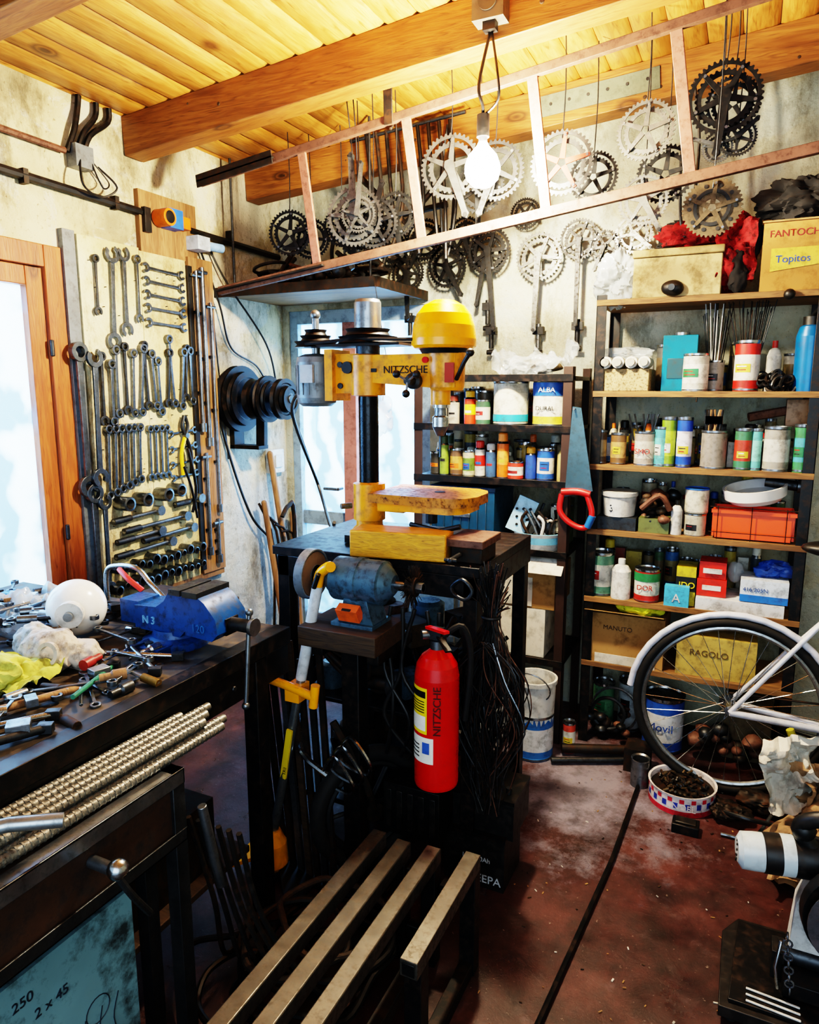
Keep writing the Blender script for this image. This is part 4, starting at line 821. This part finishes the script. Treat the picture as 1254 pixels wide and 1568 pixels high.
m=M(); can(m,-.6,2.86,0,.028,.14,P_('#b84838'),P_('#c8c8c0')); m.obj('small_tin')
m=M(); sh=pm('#5f7a84',.3,.85,.15,20,.35)
m.prism([(0.02,0),(.055,-.005),(.115,-.34),(.0,-.37)],(-.665,2.885,1.48),X,Z,.0015,sh)
m.cyl((-.635,2.9,1.47),(-.635,2.86,1.47),.004,steel)
rh=pm('#c01c18',.35)
m.tube([(-.675,2.88,1.12),(-.68,2.88,1.05),(-.64,2.88,1.005),(-.585,2.88,.985),(-.555,2.88,1.01),(-.55,2.88,1.06),(-.57,2.88,1.12)],.012,rh,10,False,5)
m.tube([(-.675,2.88,1.13),(-.61,2.88,1.135),(-.56,2.88,1.125)],.015,rh,10,False,4); m.tube([(-.565,2.88,.99),(-.545,2.88,1.04)],.015,pm('#2060a0',.4),10)
m.obj('hand_saw')
# ------------------------------------------------------------ right shelf
m=M(); rx0,rx1=-.585,.235
for x,a in ((rx0,X),(rx1,-X)):
    for y,b in ((2.98,Y),(3.32,-Y)): m.angle((x,y,0),(x,y,1.92),.04,.004,blackm,a,b)
SL=[1.90,1.54,1.24,.965,.67,.38]
for z in SL: m.bx(rx0+.004,rx1-.004,2.985,3.315,z-.02,z,shelfw); m.bx(rx0,rx1,2.976,2.981,z-.022,z+.001,shelfw)
m.bx(-.19,-.185,2.976,2.99,1.5,1.54,iron)
m.obj('metal_shelf_rack',.001)
m=M(); z=1.90; m.bx(-.45,-.13,2.98,3.22,z,z+.15,pm('#b39c6e',.7,0,.12,5,.5)); m.bx(-.455,-.125,2.975,3.225,z+.152,z+.18,pm('#a38c5e',.7,0,.1,5,.5)); m.obj('wooden_box',.004)
m=M(); bx_=pm('#a8783e',.8,0,.1,5,.4); m.bx(.0,.23,2.99,3.2,z+.0,z+.24,bx_); m.text('FANTOCHE',(.02,2.989,z+.19),X,Z,.034,P_('#8a2018')); m.prism([(.03,.07),(.20,.09),(.21,.15),(.03,.15)],(0,2.987,z),X,Z,.002,P_('#d0b038')); m.text('Topitos',(.045,2.985,z+.10),X,Z,.036,P_('#1f4c9c')); m.bx(-.004,.234,2.985,3.2,z+.242,z+.248,card)
m.obj('snack_cardboard_box',.003)
jr=pm('#8a1014',.85,0,.35,20,.7,'#0d0d0d'); jb=pm('#101013',.85,0,.3,20,.1)
m=M(); m.sph((-.10,3.12,z+.16),.10,jr,5,(.75,.8,1.3),.5,13,True); m.sph((-.2,3.15,z+.25),.11,jb,5,(1.5,.8,.6),.5,11,True); m.sph((-.25,3.05,z+.235),.07,jr,5,(1.6,.8,.6),.5,13,True); m.sph((-.075,3.0,z+.08),.04,jb,4,(.8,.6,1.8),.5,13,True); m.sheet((-.09,3.02,z+.15),(1,0,.1),(0,.1,1),.14,.22,jr,.05,30,14); m.sph((-.03,3.04,z+.2),.04,jb,4,(.8,.6,1.6),.5,13,True); m.obj('crumpled_jacket')
m=M(); m.sph((.14,3.1,z+.33),.10,jb,5,(1.6,.9,.75),.5,11,True); m.sph((.3,3.1,z+.32),.1,jb,4,(1.,.8,1),.5,11,True); m.obj('black_cloth_bundle')
m=M(); m.sph((-.52,3.05,z+.09),.09,plastic_film('white_plastic','#a9b2b6',.7),5,(.85,.8,1.1),.5,12,True); m.obj('plastic_bag')
m=M(); m.sph((-.3,2.965,z+.03),.03,black,3,(1.3,.8,1),.3,9); m.cyl((-.3,2.95,z+.03),(-.3,2.93,z+.03),.012,steeld); m.sph((.1,2.96,z-.015),.02,black,2); m.obj('bicycle_bell')
z=1.54
m=M(); tr_=pm('#a08a64',.8,0,.25,40,.7); m.bx(-.57,-.37,2.99,3.2,z,z+.09,tr_); m.obj('polystyrene_tray',.004)
m=M()
for k,(x,y) in enumerate(((-.54,3.03),(-.49,3.02),(-.44,3.03),(-.39,3.03),(-.52,3.12),(-.45,3.12))): m.cyl((x,y-.05,z+.115),(x,y+.05,z+.115),.024,P_('#bfbbaf'),n=16); m.cyl((x,y-.07,z+.115),(x,y-.05,z+.115),.016,P_('#989488'),n=12)
m.sph((-.47,3.08,z+.15),.05,pf,4,(2,1,.6),.5,12,True)
m.obj('plastic_jars')
m=M(); tl=pm('#056476',.25,.4,.1,8,.2); m.bx(-.33,-.20,3.05,3.15,z,z+.22,tl); m.lathe((-.265,3.1,z+.22),Z,[(.03,0,steelb),(.03,.012,steelb),(0,.012,steelb)],18); m.bx(-.31,-.22,3.047,3.05,z+.05,z+.13,P_('#0a3c48')); m.obj('oil_canister',.006)
m=M(); can(m,-.20,3.02,z,.048,.145,P_('#a9a8a0'),P_('#c8c4bc')); fill(m,-.56,.22,3.24,z,.1,.2); m.obj('paint_can')
def sticks(x,y,z,n,h,sp,mt,r=.0018):
    m=M()
    for i in range(n):
        t=random.uniform(0,2*pi); s=random.uniform(0,sp); m.cyl((x+math.cos(t)*.012,y+math.sin(t)*.012,z),(x+math.cos(t)*s,y+math.sin(t)*s*.5,z+h*random.uniform(.8,1.05)),r,random.choice(mt),n=5)
    return m
m=sticks(-.135,3.1,z,30,.35,.06,[steeld,white,iron]); can(m,-.135,3.1,z,.035,.12,P_('#8f8a80')); m.obj('welding_rods')
m=sticks(-.02,3.08,z,36,.34,.10,[iron,steeld,blackm]); can(m,-.02,3.03,z,.045,.19,P_('#b4221a'),P_('#c8c4bc')); m.obj('welding_rods')
m=M()
for i in range(34): p=V((.09+random.uniform(-.06,.06),3.03+random.uniform(-.04,.04),z+random.uniform(.01,.06))); m.torus(p,V((1,random.random(),random.random())),V((0,random.random(),1)),.02,.005,random.choice([blackm,steeld]),12,5)
m.obj('steel_chain')
m=M(); bb=pm('#0c5890',.3,.2); m.lathe((.185,3.04,z),Z,[(0,0,bb),(.047,0,bb),(.048,.2,bb),(.038,.235,bb),(.03,.24,black),(.03,.27,black),(0,.27,black)],28); m.tube([(.185,3.04,z+.27),(.2,3.0,z+.29),(.22,2.97,z+.27)],.008,black,8,False,3); m.obj('oil_bottle')
z=1.24; m=M()
L=[(-.55,.022,.14,'#4a3a28','#8a7a58'),(-.48,.032,.13,'#6a5034','#a88858'),(-.375,.042,.14,'#8f8880','#b8b4a8'),(-.31,.03,.16,'#4c9098','#5ca8a8'),(-.285,.028,.2,'#6a8a28','#98b038'),(-.225,.03,.2,'#2048a8','#c8c8d0'),(-.115,.048,.15,'#7c7872',None),(-.01,.032,.16,'#3a6a50','#a83828'),(.035,.02,.16,'#58a0a0','#78b8b0'),(.105,.046,.17,'#8a8880','#b8b8b0'),(.19,.03,.18,'#3c7a50','#4890a0')]
for (x,r,h,c1,c2) in L: can(m,x,3.03,z,r,h,P_(c1),P_(c2) if c2 else None,steel)
fill(m,-.56,.22,3.13,z,.1,.16,.016,.03); fill(m,-.56,.22,3.25,z,.14,.2)
m.text('SMO',(-.41,2.985,z+.05),X,Z,.03,P_('#b02820')); m.obj('paint_cans')
m=M()
for i in range(12): x=-.115+random.uniform(-.035,.035); m.tube([(x,3.03,z+.1),(x+random.uniform(-.03,.03),3.02,z+.23)],.005,random.choice([boardw,black,iron]),6); m.box((x,3.02,z+.19),(.02,.008,.03),random.choice([iron,black]))
for i in range(8): x=-.38+random.uniform(-.04,.04); m.tube([(x,3.03,z+.1),(x+random.uniform(-.03,.03),3.02,z+.21)],.004,steeld,6)
m.obj('paint_brushes')
m=M(); m.bx(.13,.23,3.1,3.2,z+.17,z+.27,P_('#8a6238')); m.tube([(-.0,3.1,z+.2),(.2,3.15,z+.24)],.018,rust,8); m.obj('wooden_offcut')
z=.965; m=M(); m.bx(-.55,-.39,3.0,3.15,z,z+.055,steeld); m.lathe((-.47,3.07,z+.057),Z,[(0,0,white),(.08,0,white),(.088,.08,white),(.094,.085,white),(.094,.1,white),(0,.1,white)],28,1,.8); m.text('35',(-.50,2.99,z+.08),X,Z,.04,black); m.obj('plastic_tub',.003)
m=M()
for i in range(34): p=V((random.uniform(-.37,-.26),random.uniform(3.0,3.2),z+random.uniform(.02,.15))); m.sph(p,random.uniform(.018,.034),random.choice([iron,blackm,steeld,darkw,rust,gb]),2,(1,1,.8),.3,20)
m.bx(-.38,-.26,3.0,3.1,z,z+.06,P_('#5a6238')); m.tube([(-.37,2.99,z+.1),(-.3,2.98,z+.16),(-.26,3.0,z+.1)],.012,rust,8,False,4); fill(m,-.56,.22,3.26,z,.12,.2); m.obj('hardware_pile')
m=M(); bottle(m,-.235,3.02,z,.022,.14,P_('#b8b8b4'),black); can(m,-.165,3.04,z,.042,.09,P_('#a8a494')); can(m,-.165,3.06,z+.091,.046,.1,P_('#c4c0b0'),None,pm('#2c64b0',.4)); m.obj('plastic_jars')
m=M(); oc=pm('#e44a08',.3,0,.06,8,.1); x0,x1=-.10,.19
m.prism([(0,.11),(.012,0),(x1-x0-.012,0),(x1-x0,.11)],(x0,3.0,z+.006),X,Z,.006,oc); m.prism([(0,.11),(.012,0),(x1-x0-.012,0),(x1-x0,.11)],(x0,3.16,z+.006),X,Z,.006,oc); m.bx(x0+.012,x1-.012,3.004,3.156,z+.004,z+.01,oc); m.bx(x0-.004,x1+.004,2.988,2.996,z+.105,z+.12,oc)
for x in (x0+.004,x1-.004): m.bx(x-.004,x+.004,3.004,3.156,z+.01,z+.115,oc)
m.obj('orange_crate')
m=M()
for k in (.03,.13): m.tube([(x0-.01,2.982,z+k),(x1+.01,2.982,z+k)],.0018,iron,5)
for i in range(3): m.cyl((x0+.02+i*.12,2.982,z),(x0+.02+i*.12,2.982,z+.135),.0018,iron,n=5)
m.obj('wire_basket')
m=M(); m.lathe((.05,3.08,z+.15),V((-.15,-.1,1)),[(0,0,opal),(.1,0,opal),(.125,.02,opal),(.13,.06,opal),(.12,.06,opal),(.1,.03,opal),(0,.03,opal)],32,1,.9); m.text('69',(.0,2.965,z+.17),X,Z,.03,P_('#2050b0')); m.obj('enamel_bowl')
m=M(); m.cyl((.08,3.1,z+.225),(.19,3.08,z+.215),.02,steeld); m.cyl((.19,3.08,z+.215),(.2,3.08,z+.215),.026,steel); m.obj('pipe_fitting')
z=.67; m=M(); can(m,-.53,3.05,z,.055,.19,P_('#4c7868'),P_('#b8bcb4')); can(m,-.335,3.03,z,.052,.14,P_('#a82c24'),P_('#c8ccc0')); wrap(m,(-.335,3.03),.0530,180,360,z+.09,z+.125,P_('#2c7a4c'),20); m.text('DOR',(-.37,2.976,z+.055),X,Z,.03,P_('#a01c18')); fill(m,-.56,.22,3.25,z,.14,.22); m.obj('paint_cans')
m=M(); bottle(m,-.44,3.02,z,.04,.17,P_('#d0d0cc',.3),white); m.obj('plastic_bottle')
m=M()
rb=P_('#d02810'); 
m.bx(-.14,-.03,3.02,3.14,z+.05,z+.12,rb); m.bx(-.135,-.035,3.03,3.14,z+.122,z+.19,rb)
for zz in (.075,.145): m.bx(-.12,-.05,3.018,3.022,z+zz,z+zz+.02,white)
m.bx(-.22,-.145,3.02,3.14,z,z+.16,P_('#b8a828')); m.bx(-.221,-.144,3.018,3.022,z+.06,z+.12,black); m.text('IDO',(-.21,3.015,z+.075),X,Z,.035,lye)
m.bx(-.26,-.165,2.98,3.02,z+.0,z+.085,P_('#48a4cc')); m.text('A',(-.23,2.978,z+.02),X,Z,.05,white)
m.bx(-.14,.18,2.99,3.2,z+.0,z+.048,P_('#c8ccd0')); m.bx(.02,.19,3.0,3.15,z+.052,z+.14,P_('#c0ccd8')); m.bx(.02,.19,2.998,3.0,z+.052,z+.08,P_('#2868b8')); m.text('416/205N',(.03,2.997,z+.095),X,Z,.022,P_('#1c3c80'))
m.sph((.14,3.08,z+.17),.045,P_('#1c4c98'),4,(1.4,1,.8),.5,13,True)
m.sph((-.0,3.1,z+.15),.035,pf,3,(1,1,1.3),.3,9,True)
m.obj('product_boxes',.002)
z=.38; m=M(); m.bx(-.57,-.25,2.99,3.25,z,z+.22,card); m.box((-.41,2.97,z+.235),(.32,.1,.003),card,(-.3,0,0)); m.text('MANUTO',(-.50,2.989,z+.15),X,Z,.028,P_('#4a3018')); m.bx(-.53,-.28,2.986,2.989,z,z+.04,cardw); m.obj('cardboard_box',.003)
m=M(); m.sph((-.35,3.05,z+.25),.06,pm('#b4c42c',.8),4,(1.6,1,.6),.4,12,True); m.obj('hi_vis_vest')
m=M()
m.bx(-.2,.1,3.0,3.25,z,z+.17,P_('#a8924e')); m.text('RAGOLO',(-.15,2.998,z+.09),X,Z,.036,P_('#5a4420')); m.obj('cardboard_box',.003)
m=M(); can(m,-.24,3.08,.0,.085,.25,P_('#2858a8'),P_('#c8ccd0')); m.text('Movil',(-.30,2.99,.11),X,Z,.05,P_('#2050a0'))
m.torus((-.45,3.1,.12),X,V((0,.1,1)),.1,.006,steel,30,6); m.torus((-.47,3.05,.12),X,V((0,.1,1)),.07,.008,steeld,30,6); can(m,-.4,3.2,0,.05,.24,P_('#a8b0b4')); can(m,-.52,3.22,0,.05,.2,P_('#5c8c6a')); m.bx(.0,.18,3.1,3.3,0,.26,P_('#6a5c44'))
for i in range(20): p=V((random.uniform(-.55,-.36),random.uniform(3.0,3.2),.03)); m.sph(p+Z*random.uniform(0,.08),random.uniform(.015,.03),random.choice([iron,gk,steeld,rust]),2,(1,1,.8),.3,20)
for i in range(20): p=V((random.uniform(-.1,.2),random.uniform(3.02,3.1),.04)); m.sph(p+Z*random.uniform(0,.1),random.uniform(.02,.04),random.choice([iron,rust,gk,steeld]),2,(1,1,.8),.3,20)
m.obj('floor_level_cans')
m=M(); m.cyl((-.62,2.82,.03),(-.3,2.95,.03),.02,iron); m.cyl((-.64,2.72,.02),(-.35,2.86,.02),.012,steeld); m.bx(-.36,-.26,2.80,2.9,0,.1,iron); m.obj('iron_pipe')
# ------------------------------------------------------------ bicycle
m=M(); wc=V((.015,2.80,.355)); U=V((1,.06,0)).normalized(); Nn=U.cross(Z)
def wheel(wc):
    m.torus(wc,U,Z,.335,.017,rubber,64,10); m.torus(wc,U,Z,.312,.010,alu,64,8)
    m.cyl(wc-Nn*.035,wc+Nn*.035,.018,steelb)
    for k in range(32):
        t=2*pi*k/32; s=1 if k%2 else -1; t2=t+.5*(1 if k%4<2 else -1)
        m.cyl(wc+Nn*s*.03+(U*math.cos(t2)+Z*math.sin(t2))*.02,wc+(U*math.cos(t)+Z*math.sin(t))*.305,.0013,steelb,n=4)
wheel(wc); wheel(wc+U*1.04)
bwh=pm('#ccd0dc',.3,.1,.08,6,.2)
m.tube([wc+(U*math.cos(math.radians(a))+Z*math.sin(math.radians(a)))*.365 for a in range(15,176,10)],.013,bwh,10)
bb_=wc+U*.44-Z*.04; st=wc+U*.30+Z*.50; hd=wc+U*.86+Z*.48
m.tube([wc-Nn*.05,bb_],.013,bwh,10); m.tube([wc+Nn*.05,bb_],.013,bwh,10); m.tube([wc-Nn*.05,st-Z*.1],.009,bwh,10); m.tube([wc+Nn*.05,st-Z*.1],.009,bwh,10)
m.tube([bb_,st],.016,bwh,12); m.tube([st+V((0,0,-.06)),hd],.016,bwh,12); m.tube([bb_,hd-Z*.05],.018,bwh,12); m.tube([hd+Z*.1,hd-Z*.08,wc+U*1.04],.015,bwh,12)
m.tube([st,st+Z*.12],.012,steelb,10); m.sph(st+Z*.14+U*.02,.12,black,3,(1.1,.55,.25)); m.tube([hd+Z*.1-Nn*.25,hd+Z*.16,hd+Z*.1+Nn*.25],.012,steelb,10)
m.ring(bb_-Nn*.05,U,Z,lambda i:.09*(1,1,.94,.94)[i%4],.07,.004,steel,160); m.cyl(bb_-Nn*.06,bb_+Nn*.06,.02,steel); m.tube([bb_-Nn*.06,bb_-Nn*.07+V((.08,0,-.15))],.01,steel,8)
m.ring(wc-Nn*.05,U,Z,lambda i:.035*(1,1,.9,.9)[i%4],.015,.02,steeld,64)
m.tube([wc-Nn*.055+Z*.035,bb_-Nn*.055+Z*.085],.004,iron,6); m.tube([wc-Nn*.055-Z*.035,bb_-Nn*.055-Z*.085],.004,iron,6)
yb2=pm('#a8a030',.4); m.tube([wc+U*.2-Z*.02+Nn*.07,wc+U*.27-Z*.2+Nn*.07],.014,yb2,8)
m.tube([bb_,bb_+V((.05,-.1,-.315))],.008,steel,8)
m.obj('bicycle')
# ------------------------------------------------------------ floor items
m=M(); m.tube([(-.285,2.68,.011),(-.30,2.2,.011),(-.36,1.45,.011),(-.44,.4,.011)],.008,blackm,8); m.obj('metal_rod')
m=M(); m.lathe((-.285,2.72,0),Z,[(0,0,steel),(.035,0,steel),(.035,.11,steel),(.037,.115,steel),(.03,.11,steel),(.03,.03,iron),(0,.03,iron)],20); m.obj('tin_can')
m=M(); cb=P_('#2840a0'); cr=P_('#c02c42'); cw=P_('#d4cccc')
R=.12; cc=(-.125,2.68)
m.lathe((cc[0],cc[1],0),Z,[(0,.0,cw),(R,0,cr),(R,.02,cw),(R,.075,cw),(R+.004,.078,cw),(R-.004,.076,cw),(R-.006,.055,iron),(0,.055,iron)],40)
for i in range(0,36,2): wrap(m,cc,R+.001,i*10,i*10+8,.03,.052,cb,2); wrap(m,cc,R+.001,i*10+10,i*10+18,.052,.068,cr,2)
m.text('NOEL',(-.15,2.557,.028),X,Z,.032,cw)
for i in range(90): t=random.uniform(0,2*pi); s=random.uniform(0,.1); p=V((cc[0]+math.cos(t)*s,cc[1]+math.sin(t)*s,.062)); m.cyl(p,p+V((random.uniform(-.02,.02),random.uniform(-.02,.02),.008)),.005,random.choice([iron,steeld,gb]),n=6)
m.obj('biscuit_tin')
m=M(); m.bx(-.14,-.05,2.45,2.51,0,.035,blackm); m.bx(-.13,-.06,2.46,2.50,.036,.042,black); m.obj('plastic_case',.004)
m=M(); m.sph((.03,2.62,.035),.05,iron,5,(1.5,.9,.5),.5,14,True); m.sph((.14,2.72,.04),.05,iron,4,(1.5,1,.6),.5,14,True); m.tube([(.0,2.6,.04),(.1,2.55,.06),(.2,2.6,.03)],.008,steeld,8,False,4); m.tube([(.02,2.5,.01),(.12,2.52,.01),(.18,2.66,.03)],.006,steel,8,False,4); m.obj('oily_rag')
m=M()
for i in range(160): 
    x=random.uniform(-.6,.5); y=random.uniform(1.2,2.9); m.box((x,y,.002),(random.uniform(.004,.012),random.uniform(.002,.005),.002),random.choice([cardw,boardw,darkw,card,iron]),(0,0,random.uniform(0,3)))
m.obj('wood_chip_debris')
m=M(); pb=pm('#96795a',.9,0,.2,8,.45)
m.sheet((.21,2.36,.36),(.9,.2,.3),(-.2,.1,1),.15,.24,cardw,.07,26,13); m.sheet((.28,2.33,.24),(.7,-.5,.1),(.2,.1,1),.22,.3,pb,.07,26,12); m.sheet((.34,2.42,.22),(.9,.5,-.2),(-.2,.3,1),.26,.3,pb,.07,26,11); m.sheet((.28,2.36,.03),(1,0,0),(0,1,0),.24,.2,pb,.04)
m.sheet((.22,2.28,.14),(.9,-.1,.2),(.1,.3,1),.12,.16,pb,.05,22,14)
m.obj('torn_paper_bag')
m=M(); ax,ay=.20,1.86
m.prism([(-.16,-.17),(.26,-.17),(.26,.17),(-.12,.17),(-.16,.1)],(ax,ay,.035),X,Y,.03,black); m.prism([(-.14,-.15),(.24,-.15),(.24,.15),(-.12,.15)],(ax,ay,.055),X,Y,.01,blackm)
for k in range(3): m.beam((ax-.10,ay-.14+.02*k,.063),(ax+.02,ay-.15+.02*k,.063),.006,.004,white)
for (a,b) in ((-.13,-.14),(.22,-.14),(.22,.14),(-.1,.14)): m.cyl((ax+a,ay+b,0),(ax+a,ay+b,.02),.015,rubber,n=12)
m.box((ax+.05,ay-.02,.085),(.14,.14,.04),blackm); m.cyl((ax-.03,ay,.12),(ax+.12,ay,.12),.025,steeld); m.box((ax-.03,ay,.09),(.03,.06,.09),black); m.box((ax+.10,ay,.09),(.03,.06,.09),black)
m.prism([(-.02,0),(.05,-.02),(.10,.16),(.09,.26),(.03,.27),(-.01,.15)],(ax+.01,ay+.02,.12),X,Z,.06,white)
wm2=pm('#b8c4c8',.3,0,.05,8,.2)
m.lathe((ax-.145,ay-.02,.385),V((1,.18,.04)),[(0,0,wm2),(.03,0,wm2),(.045,.01,wm2),(.047,.04,wm2),(.047,.06,black),(.049,.062,black),(.05,.10,wm2),(.05,.13,black),(.052,.2,black),(.04,.22,black),(0,.22,black)],32)
for k in range(12):
    t=k*2*pi/12; m.box((ax-.1455,ay-.02+math.cos(t)*.025,.385+math.sin(t)*.025),(.004,.006,.006),black)
m.lathe((ax+.12,ay-.05,.32),V((.15,-1,0)),[(0,0,blackm),(.12,0,blackm),(.125,.01,blackm),(.125,.045,blackm),(0,.05,steeld)],36)
m.lathe((ax+.12,ay-.12,.32),V((.15,-1,0)),[(0,0,steel),(.11,0,steel),(.11,.003,steel),(0,.003,steel)],36)
m.tube([(ax+.05,ay,.40),(ax-.01,ay,.47),(ax+.04,ay-.02,.52),(ax+.14,ay-.03,.52)],.02,black,12,False,5); m.sph((ax-.0,ay,.47),.028,black,3)
m.tube([(ax-.03,ay-.07,.2),(ax-.04,ay-.09,.14),(ax-.03,ay-.09,.08)],.005,steelb,6)
for k in range(9): m.torus((ax-.02+.002*k,ay-.09,.23-.018*k),X if k%2 else Y,Z,.01,.003,steel,10,5)
m.obj('chop_saw',.002)
# ------------------------------------------------------------ lights
def area(name,loc,tgt,sx,sy,e,col):
    l=bpy.data.lights.new(name,'AREA'); l.shape='RECTANGLE'; l.size=sx; l.size_y=sy; l.energy=e; l.color=col
    o=bpy.data.objects.new(name,l); bpy.context.scene.collection.objects.link(o); o.location=loc
    o.rotation_euler=(V(tgt)-V(loc)).to_track_quat('-Z','Y').to_euler(); return o
area('daylight_window',(-3.3,1.25,1.7),(-2.3,1.25,1.2),1.4,1.6,230,(.66,.84,1))
area('daylight_back_door',(-1.9,4.3,1.4),(-1.9,3.3,1.0),1.0,1.8,170,(.62,.83,1))
area('daylight_garage_opening',(.2,-1.1,1.7),(-.7,2.5,.9),2.4,1.8,46,(.75,.89,1))
w=bpy.data.worlds.new('sky'); bpy.context.scene.world=w; w.use_nodes=True
bg=w.node_tree.nodes['Background']; bg.inputs[0].default_value=(.58,.80,1,1); bg.inputs[1].default_value=1.0
# ------------------------------------------------------------ camera
cam=bpy.data.cameras.new('camera'); co=bpy.data.objects.new('camera',cam); bpy.context.scene.collection.objects.link(co)
co.location=(0,0,1.55); co.rotation_euler=(math.radians(90-9.9),0,math.radians(25.5)); cam.lens=36*1080/1568; cam.sensor_width=36; cam.clip_start=.05
bpy.context.scene.camera=co
vs=bpy.context.scene.view_settings
vs.view_transform='Filmic'
try: vs.look='Very High Contrast'
except Exception: pass
vs.exposure=.1
